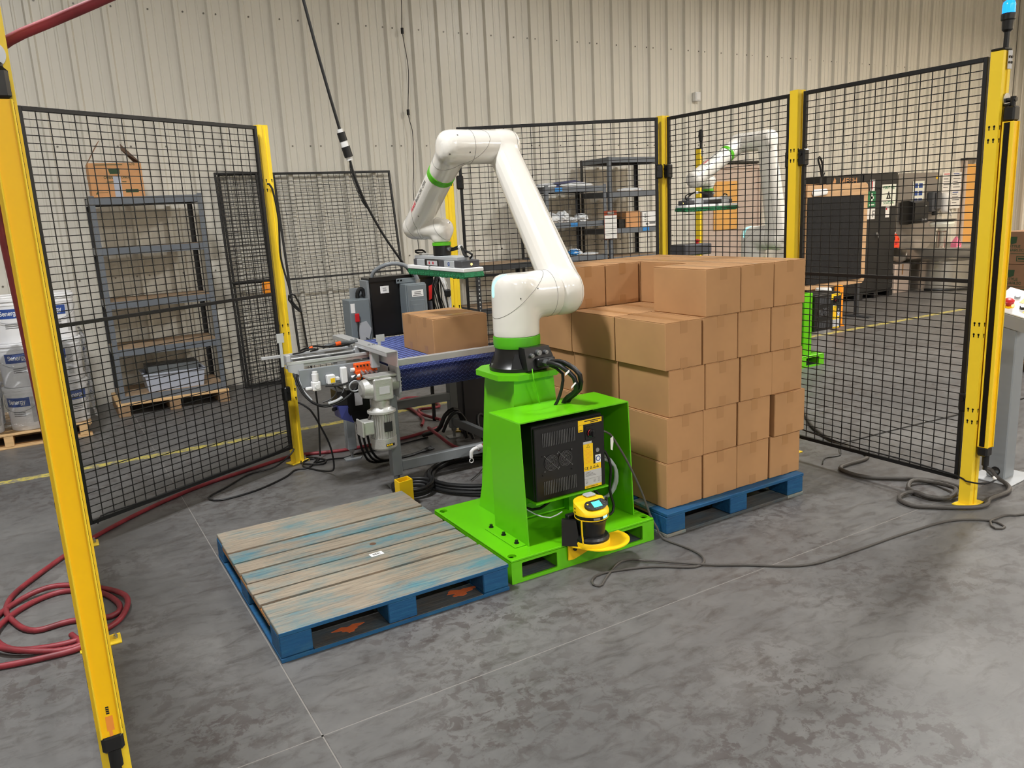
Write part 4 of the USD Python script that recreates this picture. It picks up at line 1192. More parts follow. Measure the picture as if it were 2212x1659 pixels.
out = belt_outline(R)
obj('belt', prism(out, CX1 - CX0, 'yz', CX0), 'belt_blue', t, smooth=40)
edge = []
rows = []
for i in range(12):                                           # around the roll
    a = -.15 + i * .30
    rows.append(((CY0 + R - (R + .0005) * math.sin(a), zc + (R + .0005) * math.cos(a)), (-math.cos(a), -math.sin(a))))
y = CY0 + R + .022
while y < 5.65:
    rows.append(((y, BELT_Z + .0005), (1, 0))); y += .0225
nz = 46
for (yy, zz), (ty, tz) in rows:
    xs = np.linspace(CX0 + .004, CX1 - .004, nz)
    P = np.array([(x, yy + ty * (.0088 if i % 2 else -.0088), zz + tz * (.0088 if i % 2 else -.0088)) for i, x in enumerate(xs)])
    edge.append(tube(P, .0019, 3, smooth=False))
obj('belt_link_ridges', edge, 'belt_edge', t, kind='stuff', smooth=False)
obj('belt_end_pins', [cyl((CX0 - .004, yy, zz), (CX0 - .0005, yy, zz), .0045, 8) for (yy, zz), _ in rows[:13]], 'white_plastic', t, kind='stuff')
for s, x in ((-1, CX0 - .018), (1, CX1 + .010)):
    obj('side_frame', bevel(x, x + .008, CY0 + .14, CY1, .60, .765, .002), 'grey_light', t)
    obj('end_plate', prism([(CY0 + .16, .60), (CY0 + .16, .80), (CY0 + .01, .80), (CY0 - .012, .76), (CY0 - .012, .63), (CY0 + .02, .59)], .008, 'yz', x), 'grey_light', t)
obj('front_rail', cat(bevel(CX0 - .03, CX1 + .02, CY0 - .03, CY0 + .012, .826, .832, .001), bevel(CX0 - .03, CX1 + .02, CY0 - .03, CY0 - .024, .795, .826, .001)), 'alu', t)
obj('rail_bracket', bevel(CX0 - .035, CX0 - .0185, CY0 - .024, CY0 + .012, .70, .825, .003), 'grey_light', t)
obj('side_guide', cat(bevel(1.690, 1.765, 4.33, 5.30, .895, .900, .001), bevel(1.760, 1.765, 4.33, 5.30, .80, .894, .001), bevel(1.690, 1.695, 4.33, 5.30, .872, .894, .001)), 'alu', t)
obj('guide_bolt', [cyl((1.727 + s * .014, yy, .900), (1.727 + s * .014, yy, .906), .008, 10) for yy in (4.66, 4.98) for s in (-1, 1)], 'steel', t)
for yy in (4.62, 4.98, 5.22):
    obj('guide_stand', bevel(1.70, 1.75, yy - .02, yy + .02, .765, .871, .003), 'grey_light', t)
# legs
for (x, y) in ((1.775, 4.535), (1.745, 5.29), (2.575, 4.56), (2.575, 5.31)):
    obj('leg', cat(bevel(x - .032, x + .032, y - .030, y + .030, .075, .60, .004)), 'grey_paint', t)
    f = obj('leg_foot', cat(cyl((x, y, .008), (x, y, .0745), .011, 12), cyl((x, y, .052), (x, y, .0745), .020, 6)), 'steel', t)
    obj('foot_plate', prism([(x - .06, y - .035), (x + .045, y - .05), (x + .075, y), (x + .045, y + .045), (x - .05, y + .05)], .008), 'grey_paint', f)
obj('cross_bar', bevel(1.808, 2.542, 4.510, 4.556, .100, .165, .004), 'grey_paint', t)
obj('cross_bar', bevel(1.778, 2.542, 5.275, 5.325, .30, .36, .004), 'grey_paint', t)
obj('side_bar', bevel(2.555, 2.600, 4.60, 5.28, .10, .16, .004), 'grey_paint', t)
# gear motor hanging from the roll shaft
gm = obj('gear_box', cat(bevel(1.625, 1.745, 4.395, 4.545, .600, .735, .008), bevel(1.600, 1.78, 4.41, 4.52, .735, .750, .003), cyl((1.745, 4.475, .690), (1.800, 4.475, .690), .052, 30), cyl((1.685, 4.475, .60), (1.685, 4.475, .55), .056, 30)), 'cast_alu', t)
obj('gear_cover', cat(cyl((1.625, 4.475, .670), (1.575, 4.475, .670), .066, 30, r2=.054), cyl((1.575, 4.475, .670), (1.563, 4.475, .670), .054, 30, r2=.034)), 'cast_alu', gm)
obj('gear_label', box(1.655, 1.72, 4.3935, 4.3948, .64, .685), 'label_grey', gm)
obj('motor_flange', lathe([(.080, .512), (.087, .516), (.087, .528), (.070, .536), (.060, .550)], 36, (1.685, 4.47, 0)), 'cast_alu', gm)
obj('motor_body', cyl((1.685, 4.47, .36), (1.685, 4.47, .5115), .066, 36), 'cast_alu', gm)
fins = []
for k in range(30):
    a = 2 * PI * k / 30
    f = box(.064, .077, -.0016, .0016, .362, .509); rotz(f, a); fins.append(mv(f, 1.685, 4.47, 0))
obj('cooling_fins', fins, 'cast_alu', gm, kind='stuff')
obj('fan_cover', lathe([(.056, .282), (.070, .286), (.079, .298), (.080, .3595), (.066, .3598)], 40, (1.685, 4.47, 0)), 'cast_alu', gm)
fl2 = obj('fan_label', frame(box(-.030, .026, -.008, .008, 0, .0012), (1.696, 4.3888, .322), (1, .06, .02), (0, 0, 1)), 'print_black', gm)
obj('logo_print', [frame(box(a, a + .010, -.005, .005, .0012, .0018), (1.696, 4.3888, .322), (1, .06, .02), (0, 0, 1)) for a in (-.026, -.012, .002)], 'label_yellow', gm)
obj('terminal_box', cat(bevel(1.545, 1.615, 4.42, 4.51, .395, .480, .006), bevel(1.535, 1.546, 4.412, 4.518, .388, .488, .003)), 'cast_alu', gm)
obj('name_plate', frame(box(-.026, .026, -.030, .030, 0, .0015), (1.692, 4.3915, .435), (1, .05, 0), (0, 0, 1)), 'print_black', gm)
obj('motor_lead', tube([(1.60, 4.47, .482), (1.62, 4.45, .53), (1.68, 4.50, .555), (1.70, 4.60, .57)], .008, 8), 'cable_grey', gm)
# push-off table with pneumatic cylinders at the left of the belt
obj('table_rail', bevel(1.20, 1.72, 4.690, 4.712, .838, .856, .002), 'alu', t)
obj('table_rail', bevel(1.13, 1.72, 5.010, 5.034, .838, .856, .002), 'alu', t)
obj('table_rail', bevel(1.20, 1.72, 4.714, 4.735, .815, .833, .002), 'alu', t)
obj('end_bracket', hull([(1.205, 4.688, .838), (1.205, 4.735, .838), (1.205, 4.688, .80), (1.30, 4.688, .838), (1.30, 4.735, .838), (1.30, 4.735, .76), (1.30, 4.688, .76)]), 'grey_light', t, smooth=False)
pb = obj('mounting_plate', bevel(1.265, 1.765, 4.672, 4.686, .690, .805, .004), 'grey_paint', t)
obj('mounting_plate_side', bevel(1.265, 1.275, 4.6865, 4.80, .690, .805, .003), 'grey_paint', t)
obj('cylinder_body', cyl((1.26, 4.86, .845), (1.70, 4.86, .845), .022, 20), 'steel', t)
obj('cylinder_end', [bevel(a, a + .03, 4.828, 4.892, .815, .877, .004) for a in (1.235, 1.68)], 'alu', t)
obj('cylinder_body', cyl((1.33, 4.93, .840), (1.68, 4.93, .840), .013, 16), 'steel', t)
obj('cross_plate', [bevel(a, a + .025, 4.736, 5.01, .80, .830, .002) for a in (1.255, 1.50, 1.690)], 'grey_light', t)
# two upright sensor flags
obj('sensor_flag', cat(bevel(1.770, 1.790, 4.655, 4.660, .80, .915, .001), bevel(1.762, 1.818, 4.655, 4.660, .915, .960, .001)), 'alu', t)
obj('sensor_flag', cat(bevel(1.160, 1.178, 4.655, 4.660, .84, .985, .001), bevel(1.150, 1.192, 4.655, 4.660, .985, 1.040, .001)), 'alu', t)
# air preparation parts on the plate
ap = obj('air_regulator', cat(bevel(1.325, 1.375, 4.622, 4.671, .672, .730, .006), cyl((1.350, 4.645, .731), (1.350, 4.645, .775), .021, 20), cyl((1.350, 4.645, .775), (1.350, 4.645, .790), .016, 20), cyl((1.350, 4.6215, .700), (1.350, 4.612, .700), .014, 16), bevel(1.285, 1.324, 4.635, 4.655, .682, .700, .004)), 'white_plastic', t)
obj('air_switch', cat(bevel(1.420, 1.470, 4.630, 4.671, .700, .755, .004), bevel(1.471, 1.500, 4.640, 4.670, .715, .735, .003)), 'white_plastic', t)
obj('switch_screen', box(1.438, 1.465, 4.6285, 4.6298, .708, .735), 'label_yellow', t)
obj('air_valve', cat(bevel(1.512, 1.550, 4.635, 4.671, .685, .790, .005), cyl((1.575, 4.65, .765), (1.63, 4.65, .765), .012, 12), cyl((1.53, 4.65, .684), (1.53, 4.65, .660), .010, 12), cyl((1.575, 4.64, .72), (1.625, 4.62, .73), .011, 12)), 'white_plastic', t)
om = obj('orange_junction', cat(bevel(1.600, 1.745, 4.632, 4.671, .735, .802, .006), bevel(1.60, 1.66, 4.620, 4.6318, .700, .760, .005)), 'orange_plastic', t)
obj('junction_plug', [cyl((1.635 + .030 * k, 4.634, .752 - .004 * k), (1.640 + .03 * k, 4.590, .732), .011, 12) for k in range(4)], 'steel', om)
obj('junction_ports', [cyl((1.615 + .022 * k, 4.6315, .785), (1.615 + .022 * k, 4.629, .785), .006, 10) for k in range(6)], 'black_metal', om)
obj('yellow_tag', cat(box(1.615, 1.622, 4.617, 4.6198, .725, .735), box(1.622, 1.632, 4.617, 4.6198, .705, .712)), 'label_yellow', om)
hs = []
hs.append(tube([(1.36, 4.95, .87), (1.34, 4.83, .90), (1.40, 4.79, .92), (1.50, 4.82, .90), (1.62, 4.85, .89), (1.70, 4.88, .90)], .006, 8))
hs.append(tube([(1.30, 4.90, .87), (1.33, 4.80, .89), (1.37, 4.76, .91), (1.43, 4.80, .895), (1.40, 4.86, .88)], .005, 8))
hs.append(tube([(1.27, 4.74, .84), (1.235, 4.70, .80), (1.245, 4.66, .72), (1.28, 4.63, .64), (1.36, 4.60, .585), (1.46, 4.61, .595), (1.52, 4.64, .655)], .006, 8))
hs.append(tube([(1.28, 4.74, .83), (1.25, 4.68, .76), (1.29, 4.63, .63), (1.38, 4.60, .575), (1.50, 4.60, .60), (1.60, 4.62, .66), (1.64, 4.60, .735)], .007, 8))
hs.append(tube([(1.40, 4.625, .695), (1.47, 4.605, .69), (1.55, 4.61, .70), (1.60, 4.62, .735)], .006, 8))
hs.append(tube([(1.45, 4.64, .70), (1.46, 4.60, .66), (1.43, 4.60, .62), (1.37, 4.61, .60)], .004, 8))
obj('air_hose', hs, 'black_rubber', t)
obj('blue_hose', tube([(1.47, 4.83, .90), (1.58, 4.84, .915), (1.66, 4.86, .905), (1.71, 4.86, .91)], .010, 8), 'tote_dark', t)
obj('orange_tie', cat(cyl((1.555, 4.835, .908), (1.59, 4.838, .912), .013, 10), cyl((1.375, 4.79, .91), (1.395, 4.785, .915), .009, 8)), 'orange_plastic', t)
obj('coil_hose', [tube([(1.575 + .034 * math.cos(a), 4.600 + .006 * math.sin(2 * a), .672 + .032 * math.sin(a)) for a in np.linspace(0, 2 * PI, 20, endpoint=False)], .005, 8, closed=True), tube([(1.40, 4.60, .59), (1.45, 4.595, .60), (1.49, 4.60, .615)], .009, 8), tube([(1.27, 4.70, .77), (1.265, 4.66, .70), (1.31, 4.625, .622)], .005, 8)], 'grey_light', t)
# terminal box hanging below the table
vb = obj('control_box', hull([(1.60, 4.84, .60), (1.75, 4.84, .60), (1.60, 5.02, .60), (1.75, 5.02, .60), (1.60, 4.84, .45), (1.75, 4.84, .45), (1.64, 4.86, .38), (1.75, 4.86, .38), (1.64, 5.0, .38), (1.75, 5.0, .38)]), 'black_metal', t, smooth=False)
obj('blue_cover', hull([(1.545, 4.87, .50), (1.599, 4.838, .50), (1.545, 5.0, .50), (1.599, 5.02, .50), (1.56, 4.87, .41), (1.635, 4.85, .375), (1.56, 5.0, .41), (1.635, 5.0, .375)]), 'valve_blue', vb, smooth=False)
obj('grey_top', hull([(1.545, 4.87, .595), (1.599, 4.84, .595), (1.545, 5.0, .595), (1.599, 5.02, .595), (1.545, 4.87, .505), (1.599, 4.84, .505), (1.545, 5.0, .505), (1.599, 5.02, .505)]), 'black_metal', vb, smooth=False)
obj('box_label', box(1.650, 1.700, 4.8385, 4.8398, .49, .575), 'label_grey', vb)
obj('box_knob', cyl((1.546, 4.92, .475), (1.520, 4.90, .475), .012, 14), 'black_metal', vb)
obj('box_gland', [cyl((1.68 + .03 * k, 4.93, .38), (1.68 + .03 * k, 4.93, .345), .012, 10) for k in range(3)], 'steel', vb)
obj('box_cables', [tube([(1.68 + .03 * k, 4.93, .346), (1.685 + .03 * k, 4.93, .25), (1.72 + .03 * k, 4.96, .12), (1.80 + .04 * k, 5.02, .03), (2.0 + .05 * k, 5.05, .012), (2.3, 5.1 + .03 * k, .012)], .008, 8, minz=.009) for k in range(3)], 'black_rubber', t)

# ------------------------------------------------------------------ electrical boxes on the conveyor's far side
t = thing('control_cabinet', 'black control cabinet standing at the back of the conveyor belt', 'cabinet', (2.42, 5.80, .775))
obj('case', bevel(-.265, .27, -.07, .12, 0, .455, .006), 'black_metal', t)
obj('stand_leg', bevel(-.26, -.235, .06, .085, -.775, -.0005, .003), 'black_metal', t)
obj('stand_leg', bevel(.24, .265, .06, .085, -.775, -.0005, .003), 'black_metal', t)
obj('top_lip', bevel(-.27, .275, -.078, -.071, .425, .46, .002), 'black_metal', t)
lw = obj('paper_label', box(-.185, -.115, -.0715, -.0702, .335, .390), 'white_label', t)
obj('label_print', [box(-.165, -.135, -.0722, -.0716, q, q + .004) for q in (.372, .358, .350)], 'print_grey', lw)
obj('side_strip', bevel(-.285, -.2655, -.06, .10, .0, .44, .004), 'grey_paint', t)
t = thing('disconnect_box', 'grey disconnect switch box with red handle, left of the black cabinet', 'electrical box', (2.050, 5.685, .50))
obj('case', bevel(-.085, .075, .0, .16, 0, .585, .005), 'grey_box', t)
obj('back_plate', bevel(-.02, .085, .1605, .17, .50, .66, .003), 'grey_paint', t)
obj('hasp_plate', prism([(-.035, .33), (-.02, .41), (.035, .42), (.070, .36), (.045, .28), (.02, .30), (.02, .0), (-.03, .0), (-.03, .28)], .006, 'xz', -.0065), 'grey_light', t)
obj('lever', cat(bevel(-.055, -.02, -.020, -.0068, .42, .485, .005)), 'red_plastic', t)
obj('lever_arm', tube([(-.03, -.010, .425), (-.040, -.012, .36), (-.035, -.010, .275)], .004, 6), 'black_metal', t)
obj('white_sticker', box(-.078, -.045, -.0012, -.0002, .49, .56), 'white_label', t)
obj('conduit_elbow', tube([(.03, .13, .586), (.03, .125, .62), (.05, .12, .655), (.075, .12, .64), (.08, .12, .60)], .016, 10), 'black_rubber', t)
t = thing('breaker_box', 'grey breaker enclosure mounted on the front of the black cabinet', 'electrical box', (2.475, 5.60, .788))
obj('body', bevel(-.085, .085, .006, .128, .0, .385, .005), 'grey_box', t)
obj('cover', bevel(-.075, .085, -.004, .0055, .005, .375, .004), 'grey_box', t)
obj('mounting_ear', cut(bevel(-.115, .075, .100, .110, .3855, .425, .004), *[cyl((a, .05, .408), (a, .2, .408), .008, 12) for a in (-.10, -.075, .05)]), 'grey_box', t)
em = obj('embossed_panel', bevel(-.055, .062, -.0075, -.0045, .0, .26, .003), 'grey_box', t)
obj('inner_panel', bevel(-.040, .045, -.0095, -.0076, .0, .225, .002), 'grey_box', em)
lw = obj('paper_label', box(-.04, .055, -.0052, -.0042, .285, .335), 'white_label', t)
obj('label_print', [box(-.02, .035, -.0060, -.0053, q, q + .005) for q in (.318, .305)] + [box(-.03, .045, -.0060, -.0053, .293, .297)], 'print_grey', lw)
wl = obj('warning_label', box(-.025, .035, -.0112, -.0098, .075, .125), 'white_label', t)
obj('label_head', box(-.025, .035, -.0112, -.0098, .1255, .160), 'print_black', wl)
obj('label_mark', cat(box(-.020, -.008, -.0118, -.0113, .132, .152)), 'label_yellow', wl)
obj('label_red', box(-.02, .03, -.0118, -.0113, .113, .120), 'print_red', wl)
obj('conduit', tube([(2.205, 5.80, 1.236), (2.215, 5.78, 1.275), (2.26, 5.74, 1.312), (2.33, 5.69, 1.332), (2.41, 5.66, 1.318), (2.475, 5.655, 1.27), (2.515, 5.655, 1.205), (2.517, 5.655, 1.17)], .0155, 14), 'grey_paint', label='grey flexible conduit arching over the black cabinet', category='conduit')
obj('conduit_fitting', cat(cyl((2.517, 5.655, 1.1675), (2.517, 5.655, 1.20), .021, 10)), 'steel', label='steel fitting at the right end of the arched conduit', category='fitting')
wires = []
for k in range(22):
    x = 2.66 + .006 * k + rng.uniform(-.004, .004); y = 5.66 + rng.uniform(-.03, .03)
    wires.append(tube([(2.70 + rng.uniform(-.015, .02), 5.67, 1.235), (x - .02, y, 1.15), (x + rng.uniform(-.02, .02), y, 1.02), (x + .02, y, .90), (x + .03, y + .02, .80)], .0042, 6, step=.06))
t = thing('cable_bundle', 'black and white bundle of looped leads hanging right of the grey breaker box', 'cables', (0, 0, 0))
obj('black_leads', wires[:13], 'black_rubber', t)
obj('white_leads', wires[13:], 'white_plastic', t)
obj('plug', bevel(2.735, 2.785, 5.62, 5.66, 1.04, 1.10, .012), 'black_rubber', t)
obj('red_connector', hull([(2.60, 5.64, 1.14), (2.63, 5.64, 1.15), (2.62, 5.64, 1.04), (2.595, 5.64, 1.03), (2.61, 5.67, 1.10)]), 'red_plastic', t)
obj('grey_connector', cyl((2.605, 5.65, 1.02), (2.615, 5.65, .86), .020, 14), 'grey_tool', t)
t = thing('under_cabinet', 'dark grey steel cabinet standing on the floor under the conveyor', 'cabinet', (2.79, 5.385, 0))
obj('case', bevel(-.14, .16, -.10, -.002, .025, .58, .004), 'grey_tool', t)
obj('door', bevel(-.13, .15, -.108, -.1005, .04, .57, .003), 'grey_tool', t)
obj('plinth', bevel(-.125, .14, -.09, -.01, 0, .0245, .003), 'black_metal', t)
# yellow corner guide behind the empty pallet
t = thing('pallet_guide', 'small yellow steel corner guide behind the empty pallet', 'pallet guide', (1.675, 4.165, 0))
gd = cat(prism([(-.05, -.035), (-.044, -.035), (-.044, .03), (-.05, .03)], .165), prism([(-.05, .03), (.04, .045), (.04, .051), (-.05, .036)], .165), prism([(.034, -.02), (.04, -.02), (.04, .045), (.034, .045)], .165), prism([(-.05, -.035), (-.05, -.041), (.04, -.026), (.04, -.02)], .165))
obj('tube', gd, 'label_yellow', t, smooth=False)
obj('foot', bevel(-.06, .06, -.05, .06, -.0, .004, .001), 'label_yellow', t)

# ------------------------------------------------------------------ cables and hoses on the floor
obj('air_hose', tube([(2.62, 5.62, .012), (2.40, 5.54, .012), (2.20, 5.50, .012), (1.765, 5.50, .012), (1.475, 5.60, .012), (1.432, 5.625, .012), (1.14, 5.515, .012), (.613, 5.275, .012), (.09, 4.83, .012), (-.26, 4.342, .012), (-.345, 4.107, .012), (-.31, 3.90, .012),
         (-.233, 3.76, .012), (-.10, 3.76, .012), (.06, 3.70, .012), (.10, 3.80, .012), (.03, 4.0, .012), (-.13, 4.12, .012), (-.30, 4.02, .012), (-.38, 3.80, .024), (-.30, 3.62, .012), (-.10, 3.55, .012), (.07, 3.62, .012), (.135, 3.82, .028), (.03, 4.06, .012), (-.16, 4.17, .030), (-.33, 4.10, .012), (-.41, 3.88, .012), (-.36, 3.64, .036), (-.14, 3.50, .012), (.02, 3.52, .024),
         (-.10, 3.47, .012), (-.4, 3.52, .012), (-.9, 3.7, .012), (-1.5, 3.9, .012)], .0125, 12, minz=.0128), 'hose_red', label='dark red rubber air hose coiled behind the near post and running along the guard panel', category='hose')
obj('drop_hose', tube([(-.10, 3.62, .013), (-.045, 3.40, .013), (-.0385, 3.0, .013), (-.038, 2.60, .02), (-.037, 2.44, .3), (-.0365, 2.42, 1.0), (-.045, 2.40, 1.40), (-.054, 2.40, 1.70), (-.052, 2.40, 1.95), (-.02, 2.38, 2.08), (.03, 2.36, 2.13), (.13, 2.33, 2.175), (.25, 2.28, 2.225), (.6, 2.15, 2.38), (1.2, 2.0, 2.75), (1.6, 1.9, 3.6)], .0125, 12, minz=.0128), 'hose_red', label='dark red hose looping over the near left post towards the ceiling', category='hose')
obj('air_hose', tube([(2.50, 5.75, .014), (2.60, 5.95, .014), (2.66, 6.30, .014), (2.656, 6.5, .014), (2.70, 6.68, .014), (2.80, 6.76, .014), (2.92, 6.66, .014), (2.94, 6.45, .014), (2.904, 6.256, .014), (2.80, 6.19, .026), (2.70, 6.25, .014), (2.64, 6.0, .028), (2.70, 5.82, .014)], .0125, 10, minz=.0128), 'hose_red', label='loop of red hose on the floor behind the conveyor legs', category='hose')
q = thing('hose_fitting', 'white elbow fitting on a red hose end beside the green pedestal', 'fitting', (2.290, 4.40, .045 + .075))
obj('elbow', tube([(0, 0, .06), (-.03, -.01, .06), (-.05, -.012, .045), (-.052, -.012, .01)], .012, 10), 'white_plastic', q)
obj('collar', cat(cyl((.0, 0, .06), (.035, .008, .062), .018, 14)), 'label_grey', q)
obj('ring', tube([(-.052 + .014 * math.cos(a), -.012, -.012 + .014 * math.sin(a)) for a in np.linspace(0, 2 * PI, 14, endpoint=False)], .0035, 6, closed=True), 'white_plastic', q)
obj('hose_tail', tube([(.036, .008, .062), (.075, .05, .055), (.06, .16, -.01), (.03, .40, -.03), (.045, .70, -.01), (.06, .88, .0)], .012, 10), 'hose_red', q)


def coil(cx, cy, r, turns, n, rad, wob, seed):
    g = np.random.default_rng(seed); P = []
    for i in range(int(turns * n)):
        a = 2 * PI * i / n + .4
        k = i / n
        rr = r * (1 + wob * math.sin(1.3 * k + seed) + .5 * wob * math.sin(3.1 * a + seed))
        P.append((cx + rr * math.cos(a) * 1.02, cy + rr * math.sin(a), rad + .0003 + (rad * 1.9) * (k % 3) * .8 + g.uniform(0, .002)))
    return P


obj('hose_coil', cat(tube(coil(2.30, 4.33, .355, 5, 18, .0125, .05, 3), .0125, 10, minz=.0128), tube([(1.97, 4.45, .014), (1.93, 4.32, .014), (1.99, 4.13, .014), (2.15, 3.98, .014), (2.4, 3.92, .014)], .008, 8, minz=.0085)), 'black_rubber', label='large coil of black hose on the floor behind the green pedestal', category='hose')
obj('hose_coil', tube(coil(1.80, 4.34, .115, 4, 14, .0125, .06, 5), .0125, 10, minz=.0128), 'black_rubber', label='small coil of black hose beside the yellow corner guide', category='hose')
obj('looped_cable', cat(tube([(2.60, 5.15, .02), (2.58, 5.20, .20), (2.52, 5.19, .25), (2.46, 5.21, .21), (2.42, 5.26, .10), (2.38, 5.45, .02)], .016, 10), tube([(2.63, 5.1, .02), (2.59, 5.16, .18), (2.53, 5.15, .235), (2.47, 5.16, .20), (2.43, 5.2, .09)], .012, 10), tube([(2.64, 4.95, .02), (2.62, 5.0, .16), (2.70, 5.1, .20), (2.85, 5.1, .06), (2.95, 5.0, .012)], .012, 10)), 'black_rubber', label='thick black cables arched over the conveyor cross bar', category='cable')
obj('pallet_side_cable', tube([(2.18, 4.30, .012), (2.30, 4.40, .012), (2.38, 4.47, .03), (2.40, 4.50, .012)], .003, 6, minz=.004), 'black_rubber', label='thin black wire end lying inside the large hose coil', category='wire')
obj('floor_cable', cat(tube([(1.252, 4.72, .60), (1.30, 4.66, .56), (1.36, 4.68, .44), (1.43, 4.75, .28), (1.475, 4.86, .12), (1.50, 5.02, .03), (1.45, 5.18, .006), (1.40, 5.32, .006), (1.44, 5.44, .006), (1.52, 5.46, .006), (1.575, 5.38, .006), (1.53, 5.29, .006), (1.44, 5.33, .014), (1.41, 5.42, .006), (1.47, 5.52, .006), (1.54, 5.42, .014), (1.50, 5.35, .006), (1.609, 5.366, .006), (1.700, 5.33, .006), (1.80, 5.36, .006), (2.0, 5.36, .006), (2.4, 5.42, .006)], .006, 8, minz=.0065)), 'black_rubber', label='black cable dropping from the push-off table and curling round the slim yellow post', category='cable')
obj('floor_cable', tube([(1.36, 5.38, .128), (1.33, 5.36, .10), (1.22, 5.40, .02), (1.05, 5.40, .006), (.86, 5.22, .006), (.72, 5.08, .006), (.78, 4.98, .006), (1.0, 5.02, .006), (1.22, 5.16, .006), (1.33, 5.28, .006), (1.42, 5.27, .006), (1.52, 5.40, .014)], .006, 8, minz=.0065), 'black_rubber', label='black cable loop on the floor below the slanting left guard panel', category='cable')
obj('panel_lead', tube([(.085, 4.66, .13), (.10, 4.66, .16), (.14, 4.70, .165), (.4, 4.845, .152), (.8, 5.065, .152), (1.2, 5.285, .152), (1.34, 5.37, .17)], .004, 8), 'black_rubber', label='thin black lead tied along the foot of the slanting left guard panel', category='cable')
obj('cable_coil', tube([(5.3, 4.3, .014), (4.75, 3.75, .014), (4.50, 3.30, .014), (4.48, 3.12, .014), (4.38, 3.04, .014), (4.183, 3.04, .014), (4.10, 3.02, .014), (4.06, 2.92, .014), (4.09, 2.80, .014), (4.265, 2.617, .014), (4.325, 2.494, .014), (4.30, 2.36, .014), (4.20, 2.325, .026), (4.06, 2.36, .014), (4.03, 2.45, .014), (4.088, 2.56, .014), (4.19, 2.60, .026), (4.275, 2.545, .014), (4.26, 2.42, .026), (4.19, 2.345, .038), (4.08, 2.325, .026),
         (4.02, 2.40, .026), (4.03, 2.49, .026), (3.97, 2.52, .014), (3.89, 2.485, .014), (3.863, 2.394, .014), (3.925, 2.318, .014), (4.07, 2.19, .014), (4.168, 2.165, .014), (4.26, 2.20, .014), (4.44, 2.20, .014), (4.54, 2.25, .014), (4.60, 2.33, .016), (4.612, 2.36, .030), (4.613, 2.385, .055), (4.612, 2.41, .058)], .012, 10, minz=.0125), 'cable_grey', label='thick dark grey cable coiled at the foot of the beacon post', category='cable')
obj('floor_cable', tube([(4.10, 3.15, .006), (4.22, 3.22, .006), (4.34, 3.20, .006), (4.48, 3.30, .030), (4.72, 3.35, .006), (5.3, 3.32, .006), (6.2, 3.25, .006), (7.4, 3.2, .006)], .004, 8, minz=.0045), 'black_rubber', label='thin black cable on the floor beyond the right mesh panel', category='cable')

# hanging leads
t = thing('hanging_cable', 'black power cable hanging from the ceiling with a black and white plug connector', 'cable', (0, 0, 0))
obj('upper_cable', tube([(1.62, 5.75, 4.6), (1.74, 5.72, 3.75), (1.846, 5.70, 3.154), (1.93, 5.70, 2.72), (2.020, 5.70, 2.305)], .0105, 10), 'black_rubber', t)
A, B = np.array((2.020, 5.70, 2.305)), np.array((2.070, 5.70, 2.115)); Dv = (B - A)
for a, b, m, r in ((-.02, .10, 'white_plastic', .020), (.10, .42, 'black_rubber', .029), (.42, .62, 'white_plastic', .027), (.62, 1.0, 'black_rubber', .031), (1.0, 1.12, 'white_plastic', .022)):
    obj('connector', cyl(A + Dv * a, A + Dv * b, r, 20), m, t)
obj('lower_cable', cat(tube([B + Dv * .1, (2.10, 5.70, 1.98), (2.168, 5.70, 1.785), (2.28, 5.70, 1.56), (2.392, 5.70, 1.38), (2.50, 5.72, 1.22), (2.52, 5.76, 1.10)], .009, 10), tube([B + Dv * .1, (2.085, 5.695, 1.98), (2.15, 5.695, 1.79), (2.185, 5.70, 1.74)], .004, 8), tube([B + Dv * .1, (2.075, 5.70, 1.99), (2.14, 5.70, 1.80), (2.18, 5.70, 1.745)], .003, 8)), 'black_rubber', t)
t = thing('wall_wire', 'thin dark wire hanging down the ribbed wall with two small connectors', 'wire', (0, 0, 0))
obj('wire', tube([(3.905, 8.64, 4.6), (3.902, 8.64, 4.0), (3.885, 8.64, 3.69), (3.925, 8.64, 3.287), (3.885, 8.64, 2.83), (3.92, 8.64, 2.6), (3.90, 8.64, 2.2), (3.875, 8.64, 1.93), (3.89, 8.64, 1.3)], .0045, 8), 'cable_grey', t)
obj('connector', cat(cyl((3.885, 8.64, 3.72), (3.885, 8.64, 3.66), .016, 12), cyl((3.884, 8.64, 2.86), (3.884, 8.64, 2.80), .016, 12)), 'black_rubber', t)
obj('panel_cable', tube([(1.395, 5.43, 1.93), (1.42, 5.42, 1.90), (1.44, 5.42, 1.7), (1.43, 5.43, 1.45), (1.46, 5.42, 1.25), (1.47, 5.42, 1.15), (1.53, 5.42, 1.07), (1.50, 5.42, 1.09), (1.45, 5.42, 1.16), (1.47, 5.42, 1.20), (1.52, 5.43, 1.13), (1.55, 5.44, .8), (1.58, 5.45, .4), (1.56, 5.45, .02)], .0065, 8), 'black_rubber', label='black cable looped down the slim yellow post beside the conveyor', category='cable')

# ------------------------------------------------------------------ shelf racks


